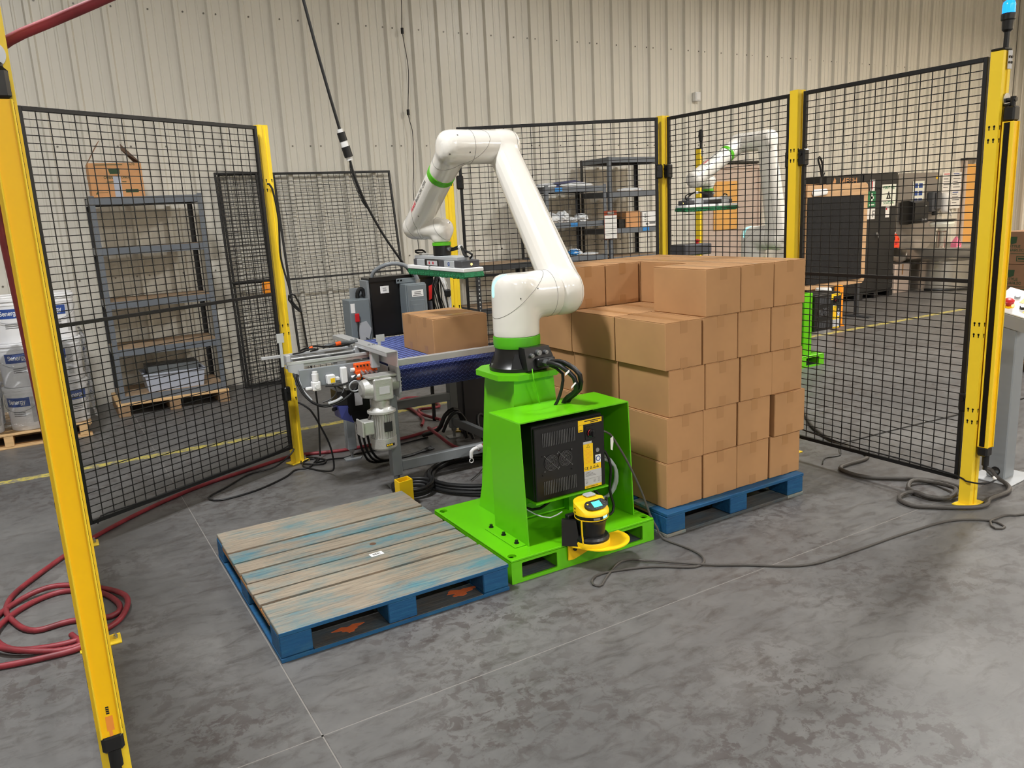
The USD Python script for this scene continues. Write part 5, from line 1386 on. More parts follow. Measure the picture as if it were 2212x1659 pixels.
def rack(label, x0, x1, y0, y1, top, levels, mat_f='shelf_grey', mat_r='shelf_dark', z0=0.0, name='shelf_rack', beam=.062):
    t = thing(name, label, 'shelf rack', (x0, y0, z0))
    W, D = x1 - x0, y1 - y0
    for cx, sx in ((0, 1), (W, -1)):
        for cy, sy, m in ((0, 1, mat_f), (D, -1, mat_r)):
            L = prism([(cx, cy), (cx + sx * .042, cy), (cx + sx * .042, cy + sy * .003), (cx + sx * .003, cy + sy * .003), (cx + sx * .003, cy + sy * .042), (cx, cy + sy * .042)], top)
            u = obj('upright', L, m, t, smooth=False)
            hs = []
            z = .05
            while z < top - .03:
                hs.append(box(cx + sx * .014, cx + sx * .024, cy - sy * .0012, cy - sy * .0001, z, z + .018)); z += .048
            obj('upright_holes', hs, 'white_label' if m == mat_r else 'print_grey', u, kind='stuff')
    for z in levels:
        obj('shelf_deck', bevel(.004, W - .004, .008, D - .008, z - .016, z, .002), 'particle_board', t)
        obj('shelf_beam', bevel(.042, W - .042, .0035, .0075, z - beam, z + .002, .001), mat_f, t)
        obj('shelf_beam', bevel(.042, W - .042, D - .0075, D - .0035, z - beam, z + .002, .001), mat_r, t)
        for xx in (.0035, W - .0075):
            obj('end_beam', bevel(xx, xx + .004, .042, D - .042, z - beam, z + .002, .001), mat_f, t)
    return t


RB = .1272
t = thing('wooden_pallet', 'low natural wood pallet under the grey shelf rack', 'pallet', (.46, 7.93, 0))
for k in range(6):
    obj('deck_board', plank(0, .985, .0 + k * .118, .0 + k * .118 + .10, .102, .1265), 'wood_raw', t)
for x in (0, .44, .885):
    obj('stringer', bevel(x, x + .10, .004, .685, .0, .1012, .003), 'wood_dull', t)
rack('grey steel shelf rack on a low wood pallet, behind the left guard panel', .495, 1.430, 7.965, 8.56, 1.86, (.055, .49, .925, 1.405, 1.845), z0=RB)
SH = RB + 1.845
t = thing('open_carton', 'open printed cardboard box with raised flaps, on top of the left shelf rack', 'box', (.75, 8.23, SH + .0005))
w, d, h = .215, .15, .30
obj('body', cat(box(-w, w, -d, -d + .005, 0, h), box(-w, w, d - .005, d, 0, h), box(-w, -w + .005, -d + .0055, d - .0055, 0, h), box(w - .005, w, -d + .0055, d - .0055, 0, h), box(-w + .005, w - .005, -d + .0055, d - .0055, 0.0, .005)), 'cardboard_old', t, smooth=False)
obj('flap', hull([(-w, -d, h), (-w, d, h), (-w + .004, -d, h), (-w + .004, d, h), (-w + .115, -d + .0, h + .19), (-w + .115, d, h + .19), (-w + .118, -d, h + .187), (-w + .118, d, h + .187)]), 'cardboard_dark', t, smooth=False)
obj('flap', hull([(w, -d, h), (w, d, h), (w - .004, -d, h), (w - .004, d, h), (w - .145, -d + .01, h + .115), (w - .115, d, h + .19), (w - .148, -d + .01, h + .112), (w - .118, d, h + .187)]), 'flap_inside', t, smooth=False)
obj('flap', hull([(-w, d, h), (w, d, h), (-w, d - .004, h), (w, d - .004, h), (-w, d + .05, h - .12), (w, d + .05, h - .12), (-w, d + .046, h - .12), (w, d + .046, h - .12)]), 'cardboard_old', t, smooth=False)
for s, x, z, hh, wd, bd, m in (('CUBE', -.105, .165, .020, .075, True, 'print_green'), ('ONED', .035, .165, .020, .075, True, 'print_green'), ('4475', .10, .277, .016, .06, True, 'print_green')):
    q = text(s, hh, .0006, bd, width=wd); frame(q, (x, -d - .0001, z), (1, 0, 0), (0, 0, 1)); obj('printed_text', q, m, t, smooth=False)
obj('printed_mark', [prism([(-.06, .25), (.03, .255), (.03, .205), (-.05, .205)], .0006, 'xz', -d - .0007), box(.06, .165, -d - .0007, -d - .0001, .042, .070), box(-.16, -.085, -d - .0007, -d - .0001, .045, .048), prism([(-.185, .032), (-.172, .055), (-.168, .032)], .0006, 'xz', -d - .0007), box(-.085, -.005, -d - .0007, -d - .0001, .132, .140), box(.04, .075, -d - .0007, -d - .0001, .132, .140), box(-.16, .06, -d - .0007, -d - .0001, .280, .287)], 'print_green', t)
obj('paper_label', box(-.03, .032, -d - .0012, -d - .0008, .003, .185), 'tote_grey', t)
t = thing('plastic_tote', 'grey plastic tote on the bottom shelf of the left rack', 'tote', (.995, 8.20, RB + .0555))
ro = [(-.245, -.17), (.245, -.17), (.245, .17), (-.245, .17)]
tot = cut(hull([(x, y, 0) for x, y in ro] + [(x * 1.09, y * 1.1, .165) for x, y in ro]), hull([(x * .97, y * .96, .006) for x, y in ro] + [(x * 1.07, y * 1.07, .17) for x, y in ro]))
obj('tub', tot, 'tote_grey', t, smooth=False)
rim = cut(hull([(x * 1.14, y * 1.17, z) for x, y in ro for z in (.158, .172)]), hull([(x * 1.065, y * 1.065, z) for x, y in ro for z in (.1, .2)]))
obj('rim', rim, 'tote_grey', t, smooth=False)
obj('nested_tub', hull([(x * .9, y * .8 + .02, .10) for x, y in ro] + [(x * .95, y * .85 + .03, .228) for x, y in ro]), 'tote_dark', t, smooth=False)

rA = rack('grey shelf rack with a blue belt roll on top, left of the tall rack', 5.245, 6.135, 7.955, 8.55, 1.95, (.42, 1.105, 1.515, 1.93))
rB = rack('tall grey shelf rack beside the yellow post, right of the two racks', 6.185, 7.105, 7.955, 8.55, 2.27, (.42, 1.05, 1.405, 1.85, 2.262))
rack('low dark shelf unit seen between the white arm and the conveyor', 4.275, 5.185, 7.955, 8.55, 1.10, (.20, .60, 1.09), 'shelf_dark')
for lab, x, z in (('blue tape label on the top shelf edge of the left back rack', 5.43, 1.90), ('blue tape label on the middle shelf edge of the left back rack', 5.64, 1.485), ('blue tape label on the middle shelf edge of the tall back rack', 6.755, 1.375)):
    t = thing('tape_label', lab, 'label', (x, 7.955, z))
    obj('tape', cat(box(-.05, .002, -.0012, .0, -.022, .020), box(.004, .055, -.0014, .0, -.020, .022)), 'tape_blue', t)


def crumple(c, r, seed, n=3, flat=.6):
    m = trimesh.creation.icosphere(n, 1.0)
    v = m.vertices * np.array(r)
    v += m.vertices * (meshkit.fbm(m.vertices * 3.1 + seed * 7.3, 3, seed)[:, None] - .5) * .75 * np.min(r)
    v[:, 2] = np.maximum(v[:, 2], -r[2] * flat); v[:, 2] += r[2] * flat
    return mv(trimesh.Trimesh(v, m.faces, process=False), *c)


t = thing('belt_section', 'folded dark blue belt section lying on the top shelf of the left back rack', 'belt', (5.55, 8.20, 1.9305))
obj('belt', hull([(-.42, -.18, 0), (.42, -.18, 0), (-.42, .2, 0), (.40, .2, 0), (-.40, -.16, .03), (.38, -.16, .03), (-.3, .18, .04), (.34, .18, .09), (.30, .0, .085)]), 'belt_blue', t, smooth=False)
obj('wrapping', cat(crumple((.18, -.19, .0), (.24, .05, .03), 4), crumple((-.25, -.19, .0), (.14, .04, .03), 6)), 'plastic_bag', t, smooth=False)
for lab, c, r, sd in (('crumpled white bag pile on the middle shelf of the left back rack, leftmost', (5.42, 8.15, 1.5155), (.13, .12, .075), 1), ('tall white bag on the middle shelf of the left back rack, second from left', (5.58, 8.13, 1.5155), (.085, .1, .085), 2), ('flat white bag on the middle shelf of the left back rack, third', (5.70, 8.10, 1.5155), (.08, .09, .035), 3), ('small crumpled clear bag on the middle shelf of the left back rack, rightmost', (5.86, 8.12, 1.5155), (.085, .09, .06), 5),
                      ('blue and white crumpled bag on the lower shelf of the left back rack', (5.70, 8.05, 1.1055), (.10, .09, .055), 8), ('flat clear bag on the upper shelf of the tall back rack', (6.62, 8.10, 1.8505), (.20, .10, .030), 9), ('grey crumpled bag beside the blue one on the lower shelf', (5.93, 8.06, 1.1055), (.13, .08, .02), 11)):
    o = thing('plastic_bag', lab, 'bag', c); obj('bag', crumple((0, 0, 0), r, sd), 'plastic_bag', o, smooth=False)
    if 'blue and' in lab:
        obj('blue_print', crumple((-.02, -.02, .012), (.085, .075, .045), 15), 'tape_blue', o, smooth=False)
t = thing('small_box', 'small open brown box on the middle shelf of the tall back rack', 'box', (6.60, 8.13, 1.4055))
obj('body', cat(box(-.10, .125, -.10, -.096, 0, .20), box(-.10, .125, .096, .10, 0, .20), box(-.10, -.096, -.095, .095, 0, .20), box(.121, .125, -.095, .095, 0, .20), box(-.095, .12, -.095, .095, 0, .004)), 'cardboard_old', t)
obj('dark_insert', box(-.20, -.105, -.08, .09, 0.0, .11), 'black_metal', t)
t = thing('small_box', 'small white printed box on the middle shelf of the tall back rack', 'box', (6.87, 8.12, 1.4055))
obj('body', bevel(-.115, .12, -.10, .10, 0, .185, .003), 'white_label', t)
obj('printed_mark', [box(-.08, -.055, -.1008, -.1002, .06 + .022 * i, .072 + .022 * i) for i in range(5)] + [box(.0, .10, -.1008, -.1002, .028, .055), box(-.06, -.02, -.1008, -.1002, .02, .045)], 'print_grey', t)
t = thing('clipboard', 'brown clipboard with a white sheet hanging on the tall back rack', 'clipboard', (6.18, 7.945, 1.28))
obj('board', bevel(-.10, .10, -.008, -.003, 0, .345, .003), 'brown_leather', t)
obj('sheet', box(-.095, .095, -.0095, -.0082, .005, .29), 'paper', t)
obj('clip', bevel(-.05, .05, -.016, -.0082, .30, .335, .004), 'steel', t)
obj('ruled_lines', [box(-.085, .085, -.0102, -.0096, z, z + .002) for z in (.05, .10, .15, .20, .25)], 'print_grey', t)

# ------------------------------------------------------------------ pails on a pallet at far left
t = thing('wooden_pallet', 'natural wood pallet under the white pails at far left', 'pallet', (-1.02, 7.40, 0))
for k in range(7):
    obj('deck_board', plank(0, 1.235, k * .145, k * .145 + .12, .105, .122), 'wood_raw', t)
for k in range(3):
    obj('bottom_board', plank(0, 1.235, .0 + k * .435, .12 + k * .435, .0, .016), 'wood_raw', t)
for x in (.06, .60, .92, 1.14):
    obj('stringer', bevel(x, x + .065, .002, .99, .0165, .1035, .003), 'wood_raw', t)
pr = None


def pail_parts(t, lid=True):
    prof = [(.128, 0), (.131, .004), (.146, .300), (.150, .302), (.150, .312), (.1465, .314), (.1475, .330)]
    obj('body', lathe(prof, 40), 'pail_white', t, smooth=40)
    obj('lid', lathe([(.150, .3305), (.156, .333), (.156, .352), (.150, .358), (.138, .358), (.136, .352), (.02, .352)], 40), 'pail_white', t, smooth=35)
    def band(a0, a1, z0, z1, r0, r1, n=14):
        A = np.linspace(a0, a1, n); V, F = [], []
        for a in A:
            for z, r in ((z0, r0), (z1, r1)):
                V += [(r * math.cos(a), r * math.sin(a), z), ((r + .0008) * math.cos(a), (r + .0008) * math.sin(a), z)]
        for i in range(n - 1):
            p = 4 * i; q = p + 4
            F += [(p + 1, q + 1, q + 3), (p + 1, q + 3, p + 3), (p, p + 2, q + 2), (p, q + 2, q), (p, q, q + 1), (p, q + 1, p + 1), (p + 2, p + 3, q + 3), (p + 2, q + 3, q + 2)]
        return trimesh.Trimesh(np.array(V), F, process=False)
    lbl = obj('blue_label', band(-2.25, -.95, .20, .275, .1415, .1453), 'print_blue', t)
    m = text('Senergy', .034, .0008, True, width=.135)
    V = np.array(m.vertices); a = -2.10 + V[:, 0] / .146; r = .1427 + V[:, 1] * .05 + .0006 + V[:, 2]
    obj('brand_text', trimesh.Trimesh(np.c_[r * np.cos(a), r * np.sin(a), .224 + V[:, 1]], m.faces, process=False), 'white_label', lbl, smooth=False)
    obj('print_block', band(-.92, -.62, .06, .275, .1345, .1453), 'label_grey', t)
    obj('print_lines', [band(-1.9, -1.25, z, z + .006, .1322 + z * .048, .1322 + (z + .006) * .048) for z in (.12, .135, .15)], 'print_grey', t)
    obj('bail', tube([(.150 * math.cos(a), .150 * math.sin(a) * 1.03, .27 - .11 * math.sin((a + PI) / PI * PI) if True else 0) for a in np.linspace(-PI, 0, 14)], .002, 6), 'steel', t)


PN = ('bottom', 'middle', 'top'); QC = ('leftmost', 'second from left', 'third from left', 'rightmost')
for r in range(2):
    for c in range(4):
        for L in range(3):
            x, y, z = -.855 + c * .315, 7.575 + r * .32, .1225 + L * .3585
            lab = 'white plastic pail with blue label, %s of its stack, %s column, %s row' % (PN[L], QC[c], ('front', 'rear')[r])
            a = rng.uniform(-.5, .4)
            if pr is None:
                pr = thing('pail', lab, 'pail', (x, y, z), a, 'white pails stacked on the pallet'); pail_parts(pr)
            else:
                dup(pr, 'pail', (x, y, z), a, lab, 'pail', 'white pails stacked on the pallet')
N = 120
V = []
for j, z in enumerate(np.linspace(.16, .86, 22)):
    for i in range(N):
        s = i / N
        per = s * 4; k = int(per); f = per - k
        x0, x1, y0, y1 = -1.025, .262, 7.405, 8.07
        x, y = ((x0 + (x1 - x0) * f, y0), (x1, y0 + (y1 - y0) * f), (x1 - (x1 - x0) * f, y1), (x0, y1 - (y1 - y0) * f))[k]
        wv = .010 * math.sin(i * 1.7 + j * .9) + .008 * math.sin(j * 2.3)
        nx, ny = ((0, -1), (1, 0), (0, 1), (-1, 0))[k]
        V.append((x + nx * wv, y + ny * wv, z + .006 * math.sin(i * .8)))
F = []
for j in range(21):
    for i in range(N):
        a, b = j * N + i, j * N + (i + 1) % N
        F += [(a, b, b + N), (a, b + N, a + N)]
obj('stretch_wrap', trimesh.Trimesh(np.array(V), F, process=False), 'stretch_film', label='clear stretch film wrapped round the white pails', category='stretch film', smooth=True)

# ------------------------------------------------------------------ right background
def board_cover():
    t = thing('guard_board', 'plywood board with rounded corners and black fabric, behind the right mesh panel', 'board', (9.25, 7.0, .47))
    P = [(-.62, 0.0), (.56, 0.0), (.60, .03), (.612, .08), (.612, 1.27), (.60, 1.33), (.56, 1.355), (-.62, 1.34)]
    obj('plywood', prism(P, .018, 'xz', 0), 'plywood', t, smooth=False)
    n = 30
    V = []; F = []
    for j in range(n + 1):
        for i in range(n + 1):
            x = -.615 + 1.13 * i / n; z = .065 + 1.125 * j / n
            V.append((x, -.006 - .012 * meshkit.fbm(np.array([[x * 2.0, 3.3, z * 7]]), 3, 2)[0], z))
    for j in range(n):
        for i in range(n):
            a = j * (n + 1) + i; F += [(a, a + 1, a + n + 2), (a, a + n + 2, a + n + 1)]
    V = np.array(V); m = len(V)
    B = V.copy(); B[:, 1] = -.0005
    F2 = [(q[0] + m, q[2] + m, q[1] + m) for q in F]
    obj('fabric', trimesh.Trimesh(np.vstack([V, B]), F + F2, process=False), 'fabric_black', t, smooth=True)
    return t


board_cover()
t = thing('strap_hook', 'black looped strap sticking up behind the plywood board', 'strap', (8.98, 7.06, 1.70))
obj('strap', cat(bevel(-.035, .03, 0, .012, -.2, .22, .004), tube([(0, .006, .22), (-.03, .006, .33), (-.075, .006, .43), (-.055, .006, .47), (-.01, .006, .42), (.015, .006, .33), (.005, .006, .22)], .012, 8), tube([(.02, .006, .20), (.06, .006, .27)], .008, 6)), 'black_rubber', t)
t = thing('sheet_pack', 'stack of brown sheets with a white roll behind the plywood board', 'sheets', (8.85, 7.10, 0))
obj('sheets', [bevel(-.32, .35, .0 + .03 * k, .02 + .03 * k, .40, 1.80 + .015 * (k % 3), .002) for k in range(4)], 'cardboard_old', t)
obj('foot', [bevel(-.30, -.24, 0, .11, 0, .399, .003), bevel(.28, .33, 0, .11, 0, .399, .003)], 'wood_dull', t)
t = thing('foam_roll', 'white rounded foam strip on the front of the plywood board top', 'foam', (8.86, 6.985, 1.715))
obj('strip', hull(np.vstack([sphere_pts((-.11, 0, 0), .045), sphere_pts((.11, .0, .01), .04)]) * np.array((1, .3, 1))), 'white_plastic', t)
t = thing('board_stand', 'grey legs carrying the plywood board', 'stand', (9.25, 7.02, 0))
obj('leg', [bevel(x, x + .05, 0.0, .05, .02, .469, .003) for x in (-.55, .5)], 'shelf_dark', t)
obj('foot', [bevel(x - .04, x + .09, -.22, .28, 0, .0195, .003) for x in (-.55, .5)], 'shelf_dark', t)
t = thing('bollard', 'orange steel bollard below the plywood board', 'bollard', (8.95, 6.72, 0))
obj('pole', lathe([(.057, .012), (.057, .50), (.045, .525), (.02, .533)], 28), 'orange_lock', t, smooth=40)
obj('base_plate', lathe([(.10, 0), (.10, .012)], 4), 'orange_lock', t)
t = thing('bollard', 'white plastic drum below the plywood board, left of the orange bollard', 'drum', (8.62, 6.70, 0))
obj('drum', lathe([(.098, 0), (.10, .02), (.10, .50), (.094, .52), (.03, .525)], 28), 'white_plastic', t, smooth=40)


def cabinet(label, x, w, top, y=8.12, d=.48, header=True):
    t = thing('steel_cabinet', label, 'cabinet', (x, y, .105))
    h = top - .105
    obj('carcass', bevel(0, w, .022, d, 0, h, .006), 'cabinet_black', t)
    hd = .24
    obj('header', bevel(.004, w - .004, .0, .0215, h - hd, h - .004, .004), 'cabinet_black', t)
    for k in range(2):
        dr = obj('door', bevel(.006 + k * w / 2, (k + 1) * w / 2 - .006, .002, .0215, .02, h - hd - .006, .004), 'cabinet_black', t)
        obj('hinge', [bevel((.0 if k == 0 else w - .012), (.012 if k == 0 else w), -.004, .0018, z, z + .06, .002) for z in (.2, .8, 1.4)], 'black_metal', dr)
    obj('latch', cat(cyl((w / 2 - .05, .0018, .93), (w / 2 - .05, -.012, .93), .022, 16), cyl((w / 2 - .05, -.012, .94), (w / 2 - .03, -.024, .86), .009, 8)), 'steel', t)
    p = thing('cabinet_pallet', 'black plastic skid under ' + label.split(',')[0], 'skid', (x, y, 0))
    for nm, xx in (('runner', .0), ('runner', w / 2 - .05), ('runner', w - .1)):
        obj(nm, bevel(xx, xx + .1, .0, d, 0, .085, .004), 'cabinet_black', p)
    obj('deck', bevel(0, w, 0, d, .0855, .1045, .003), 'cabinet_black', p)
    return t


c1 = cabinet('black steel cabinet with tan lettering on its header, left of the first aid cabinet', 10.43, .87, 1.965)
m = text('MESH', .075, .001, True, width=.40); frame(m, (.31, -.0006, 1.745), (1, 0, 0), (0, 0, 1)); obj('lettering', m, 'cardboard_old', c1, smooth=False)
obj('flame_logo', cat(prism([(.14, 1.70), (.24, 1.70), (.215, 1.74), (.225, 1.79), (.190, 1.835), (.165, 1.78), (.150, 1.74)], .0012, 'xz', -.0012)), 'cardboard_old', c1, smooth=False)
c2 = cabinet('black steel first aid cabinet with safety signs, beside the sink', 11.32, .87, 1.985)
fa = obj('first_aid_sign', box(.45, .83, -.003, -.0002, 1.36, 1.70), 'sign_white', c2)
m = text('FIRST AID', .042, .0008, True, width=.30); frame(m, (.49, -.0032, 1.63), (1, 0, 0), (0, 0, 1)); obj('sign_text', m, 'sign_green', fa, smooth=False)
m = text('STATION', .042, .0008, True, width=.26); frame(m, (.51, -.0032, 1.39), (1, 0, 0), (0, 0, 1)); obj('sign_text', m, 'sign_green', fa, smooth=False)
obj('warning_triangle', cut(prism([(.58, 1.47), (.70, 1.47), (.64, 1.60)], .0008, 'xz', -.0040), prism([(.625, 1.49), (.655, 1.49), (.64, 1.54)], .1, 'xz', -.05)), 'print_black', fa)
gs = obj('green_cross_sign', box(.12, .31, -.003, -.0002, 1.36, 1.60), 'sign_green', c2)
obj('white_cross', cat(box(.195, .235, -.0040, -.0032, 1.44, 1.57), box(.165, .265, -.0040, -.0032, 1.485, 1.525)), 'sign_white', gs)
obj('sign_text', box(.15, .28, -.0040, -.0032, 1.385, 1.405), 'sign_white', gs)
obj('paper_notice', box(.16, .28, -.002, -.0002, 1.61, 1.78), 'paper', c2)
pn = obj('paper_notice', box(.07, .31, -.002, -.0002, 1.17, 1.345), 'paper', c2)
m = text('F', .10, .0008, True); frame(m, (.23, -.0022, 1.20), (1, 0, 0), (0, 0, 1)); obj('notice_letter', m, 'print_grey', pn, smooth=False)
pn = obj('paper_notice', box(.58, .68, -.002, -.0002, 1.18, 1.35), 'paper', c2)
obj('red_cross', box(.59, .62, -.003, -.0022, 1.30, 1.33), 'print_red', pn)
obj('paper_mark', cat(box(.205, .225, -.003, -.0022, 1.63, 1.76)), 'print_red', c2)
# wash fountain
t = thing('wash_sink', 'round stainless steel wash fountain sink against the wall', 'sink', (13.45, 8.10, 0))
obj('pedestal', lathe([(.50, .0), (.50, .02), (.48, .03), (.48, .50), (.50, .52)], 60), 'stainless', t, smooth=40)
obj('bowl', lathe([(.50, .5205), (.62, .53), (.72, .56), (.80, .63), (.835, .72), (.85, .735), (.85, .745), (.82, .75), (.79, .70), (.66, .62), (.2, .60), (.02, .60)], 64), 'stainless', t, smooth=40)
obj('column', lathe([(.075, .601), (.075, .97), (.09, .985), (.09, .995)], 30), 'stainless', t)
obj('spray_head', lathe([(.06, .996), (.06, 1.05), (.18, 1.06), (.20, 1.11), (.18, 1.15), (.06, 1.16)], 40), 'sign_white', t)
obj('tray', lathe([(.17, 1.165), (.22, 1.17), (.22, 1.185)], 40), 'black_metal', t)
obj('spout', tube([(-.05, -.05, .72), (-.16, -.10, .74), (-.24, -.12, .70)], .016, 10), 'stainless', t)
obj('foot_rail', tube([(.54 * math.cos(a), .54 * math.sin(a), .035) for a in np.linspace(-PI * .95, .1, 26)], .02, 10), 'black_metal', t)
def jug(label, x, y, z, m, cap):
    t = thing('soap_jug', label, 'jug', (x, y, z))
    body = cut(hull([(a, b, 0) for a in (-.075, .075) for b in (-.05, .05)] + [(a, b, .15) for a in (-.075, .075) for b in (-.05, .05)] + [(a, b, .235) for a in (-.03, .02) for b in (-.025, .025)]), bevel(.028, .05, -.1, .1, .12, .165, .008))
    obj('bottle', body, m, t, smooth=20)
    obj('cap', lathe([(.022, .236), (.022, .262)], 18, (-.005, 0, 0)), cap, t)
    obj('label_print', box(-.045, .02, -.052, -.0505, .05, .10), 'white_label' if m == 'soap_pink' else 'print_red', t)
jug('orange soap jug on a ledge beside the black cabinet', 12.68, 8.46, .7505, 'soap_orange', 'white_plastic')
jug('pink soap jug standing on the wash sink', 13.57, 7.90, .6205, 'soap_pink', 'soap_pink')
t = thing('soap_shelf', 'small black wall ledge holding the orange jug', 'shelf', (12.68, 8.46, .70))
obj('ledge', bevel(-.10, .10, -.07, .205, .03, .05, .003), 'black_metal', t)
obj('bracket', bevel(-.03, .03, .10, .205, -.22, .0295, .004), 'black_metal', t)
obj('steel_bowl', lathe([(.04, -.2), (.11, -.16), (.14, -.10), (.13, -.09)], 26, (.02, -.10, 0)), 'stainless', t)
obj('bowl_arm', bevel(.0, .03, -.10, .12, -.205, -.195, .002), 'stainless', t)
t = thing('towel_dispenser', 'black paper towel dispenser on the back wall above the orange jug', 'dispenser', (13.30, 8.50, 1.12))
obj('body', hull([(x, y, z) for x in (-.24, .22) for z in (0, .40) for y in (-.02, .12)] + [(x, -.12, z) for x in (-.20, .19) for z in (.02, .36)]), 'black_metal', t, smooth=30)
obj('paddle', bevel(.0, .16, -.128, -.121, .03, .09, .004), 'grey_tool', t)
obj('logo_mark', [tube([(.05 + k * .055 + .018 * math.cos(a), -.130, .06 + .018 * math.sin(a)) for a in np.linspace(0, PI, 8)], .004, 6) for k in range(2)], 'white_label', t)
obj('light_mark', bevel(.06, .13, -.123, -.1205, .29, .305, .002), 'white_label', t)
t = thing('wall_panel_board', 'brownish grey splash panel on the wall behind the sink', 'panel', (13.60, 8.655, .0))
obj('panel', bevel(-.58, .58, 0, .012, .60, 1.99, .003), 'mirror_grey', t)
obj('sticker', cyl((.53, -.0001, 1.90), (.53, -.002, 1.90), .03, 16), 'label_yellow', t)
t = thing('wall_poster', 'narrow poster with rows of small blue pictures beside the towel dispenser', 'poster', (13.59, 8.648, 1.43))
obj('sheet', box(-.17, .16, -.003, .0, 0, .42), 'sign_white', t)
obj('picture', [box(-.14 + .14 * i, -.03 + .14 * i, -.0042, -.0032, .04 + .13 * j, .12 + .13 * j) for i in range(2) for j in range(3)], 'print_blue', t)
t = thing('soap_dispenser', 'dark grey soap dispenser on the wall panel above the sink', 'dispenser', (13.97, 8.53, 1.24))
obj('body', bevel(-.11, .11, 0, .12, .06, .42, .02), 'dispenser_grey', t)
obj('front_cover', bevel(-.06, .10, -.03, -.0005, .10, .40, .015), 'dispenser_grey', t)
obj('nozzle', bevel(-.05, .05, .0, .06, 0, .0595, .008), 'black_metal', t)
t = thing('soap_dispenser', 'white plastic soap dispenser right of the dark grey one', 'dispenser', (14.30, 8.56, 1.24))
obj('body', hull(np.vstack([sphere_pts((0, .02, .30), .10), sphere_pts((0, .02, .10), .08)]) * np.array((1, .9, 1))), 'white_plastic', t, smooth=True)
obj('lever', tube([(.0, -.05, .06), (.05, -.06, .02), (.09, -.05, -.02)], .02, 8), 'white_plastic', t)
for k in range(4):
    i, j = k % 2, k // 2
    t = thing('wall_notice', '%s %s white printed notice on the wall beside the orange door' % (('lower', 'upper')[j], ('left', 'right')[i]), 'notice', (14.43 + .30 * i, 8.645, 1.33 + .33 * j))
    obj('sheet', box(-.145, .145, -.003, 0, 0, .32), 'paper', t)
    obj('print', [box(-.11, .11 - .04 * ((q + k) % 3), -.0042, -.0032, .05 + .05 * q, .065 + .05 * q) for q in range(5)], 'print_grey', t)
    obj('heading', box(-.11, .07, -.0042, -.0032, .285, .30), 'print_red' if k == 2 else 'print_blue', t)
t = thing('floor_box', 'pale carton on the floor beside the wash sink', 'box', (12.62, 8.35, 0))
obj('box', bevel(-.2, .25, -.1, .2, 0, .48, .004), 'door_beige', t)
obj('tape', box(.0, .04, -.1008, -.1002, .3, .479), 'tape_clear', t)
t = thing('floor_box', 'low tan carton on the floor right of the wash sink', 'box', (14.85, 8.2, 0))
obj('box', bevel(-.25, .3, -.2, .3, 0, .45, .004), 'cardboard_old', t)
obj('tape', box(.0, .05, -.2008, -.2002, .3, .449), 'tape_clear', t)
# dark box with a red button beyond the stack
t = thing('operator_box', 'low dark box with a red button beyond the top of the carton stack', 'control box', (5.55, 5.9, 0))
obj('case', bevel(-.16, .2, -.12, .12, 1.17, 1.275, .01), 'grey_tool', t)
obj('stand', cat(bevel(-.03, .03, -.03, .03, .012, 1.1695, .004), bevel(-.16, .16, -.16, .16, 0, .0115, .003)), 'grey_paint', t)
obj('button', lathe([(.014, 1.2755), (.014, 1.295), (.024, 1.30), (.024, 1.312), (.01, 1.318)], 18, (.08, -.04, 0)), 'red_plastic', t)

# ------------------------------------------------------------------ right edge: operator pedestal and printed cartons
t = thing('operator_pedestal', 'grey operator pedestal with a sloping button box and red stop button', 'pedestal', (4.690, 2.370, 0), .08)
obj('base_plate', bevel(-.135, .155, -.115, .120, 0, .010, .003), 'grey_light', t)
col = cut(bevel(-.075, .050, -.050, .050, .0104, .905, .006), cyl((-.2, .0, .055), (-.06, .0, .055), .021, 20))
obj('column', col, 'grey_paint', t)
obj('grommet', cut(cyl((-.0765, .0, .055), (-.072, 0, .055), .026, 24), cyl((-.1, 0, .055), (-.05, 0, .055), .018, 24)), 'black_rubber', t)
import trimesh.transformations as TT
bx = bevel(-.115, .115, -.11, .11, -.05, .045, .005); rot(bx, -.42, (0, 1, 0)); rot(bx, .25, (1, 0, 0)); mv(bx, .005, -.015, .985)
obj('button_box', bx, 'grey_light', t)
def on_box(m):
    rot(m, -.42, (0, 1, 0)); rot(m, .25, (1, 0, 0)); return mv(m, .005, -.015, .985)
obj('lid', on_box(bevel(-.117, .117, -.112, .112, .0455, .055, .003)), 'white_label', t)
obj('stop_collar', on_box(lathe([(.030, .0555), (.030, .060)], 24, (-.055, .03, 0))), 'label_yellow', t)
obj('stop_button', on_box(lathe([(.014, .0602), (.015, .072), (.026, .078), (.027, .090), (.020, .096), (.004, .098)], 28, (-.055, .03, 0))), 'red_plastic', t, smooth=40)
obj('push_button', on_box(cat(lathe([(.014, .0555), (.014, .068), (.010, .071)], 20, (-.045, -.04, 0)), lathe([(.014, .0555), (.014, .068), (.010, .071)], 20, (.02, -.045, 0)))), 'black_metal', t)
obj('key_switch', on_box(cat(lathe([(.015, .0555), (.015, .064), (.009, .066)], 20, (.035, .03, 0)))), 'steel', t)
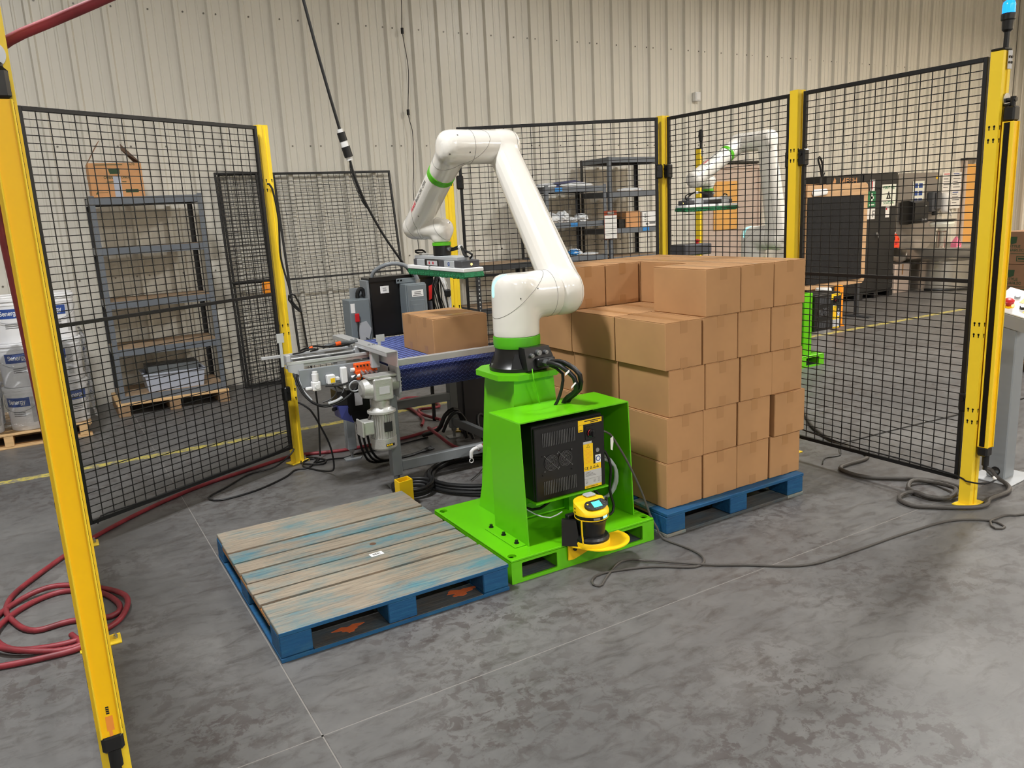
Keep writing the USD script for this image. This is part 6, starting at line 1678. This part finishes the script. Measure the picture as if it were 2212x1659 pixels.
obj('legend_plate', on_box(cat(box(-.08, -.01, -.075, -.058, .0555, .0565), box(.0, .05, -.02, .0, .0555, .0565))), 'label_yellow', t)
obj('box_edge_screw', on_box(cat(cyl((-.10, -.108, -.03), (-.10, -.1125, -.03), .006, 8))), 'black_metal', t)

t = thing('wooden_pallet', 'natural wood pallet under the printed cartons at the right edge', 'pallet', (7.60, 2.75, 0))
for k in range(7):
    obj('deck_board', plank(0, 1.0, .0 + k * .165, .13 + k * .165, .075, .09), 'wood_raw', t)
for y in (.0, .53, 1.02):
    obj('stringer', bevel(.002, .99, y, y + .09, .0, .0735, .003), 'wood_dull', t)
gp = None
RL = ('bottom', 'second', 'third', 'top')
for L in range(4):
    for k in range(3):
        lab = 'printed brown carton at the right edge, %s layer, %s' % (RL[L], ('nearest the wall', 'middle one', 'nearest the viewer')[k])
        pos = (7.62, 3.995 - k * .346 - .17 if False else 3.81 - k * .345 + .17, .0905 + L * .2965)
        if gp is None:
            gp = thing('printed_carton', lab, 'carton', pos, 0, 'printed cartons stacked at the right edge')
            obj('body', bevel(0, .40, -.34, 0, 0, .293, .003), 'cardboard_dark', gp)
            obj('top_seam', box(.198, .202, -.338, -.002, .2932, .2936), 'cardboard_edge', gp)
            for s, yy, zz, hh, wd in (('74024', -.225, .245, .022, .10), ('STYLE', -.030, .150, .022, .10), ('GARLIC', -.030, .115, .022, .13)):
                m = text(s, hh, .0006, True, width=wd); frame(m, (-.0002, yy, zz), (0, -1, 0), (0, 0, 1)); obj('printed_text', m, 'print_green', gp, smooth=False)
            obj('leaf_mark', prism([(-.03, .245), (-.10, .245), (-.095, .19), (-.05, .175)], .0006, 'yz', -.0008), 'print_green', gp)
            obj('stamp_frame', cut(box(-.0008, -.0001, -.265, -.105, .025, .075), box(-.01, .01, -.258, -.112, .031, .069)), 'print_green', gp)
            obj('stamp_print', [box(-.0008, -.0001, -.25, -.12, .042, .058), box(-.0008, -.0001, -.20, -.05, .092, .097)], 'print_green', gp)
        else:
            dup(gp, 'printed_carton', pos, 0, lab, 'carton', 'printed cartons stacked at the right edge')
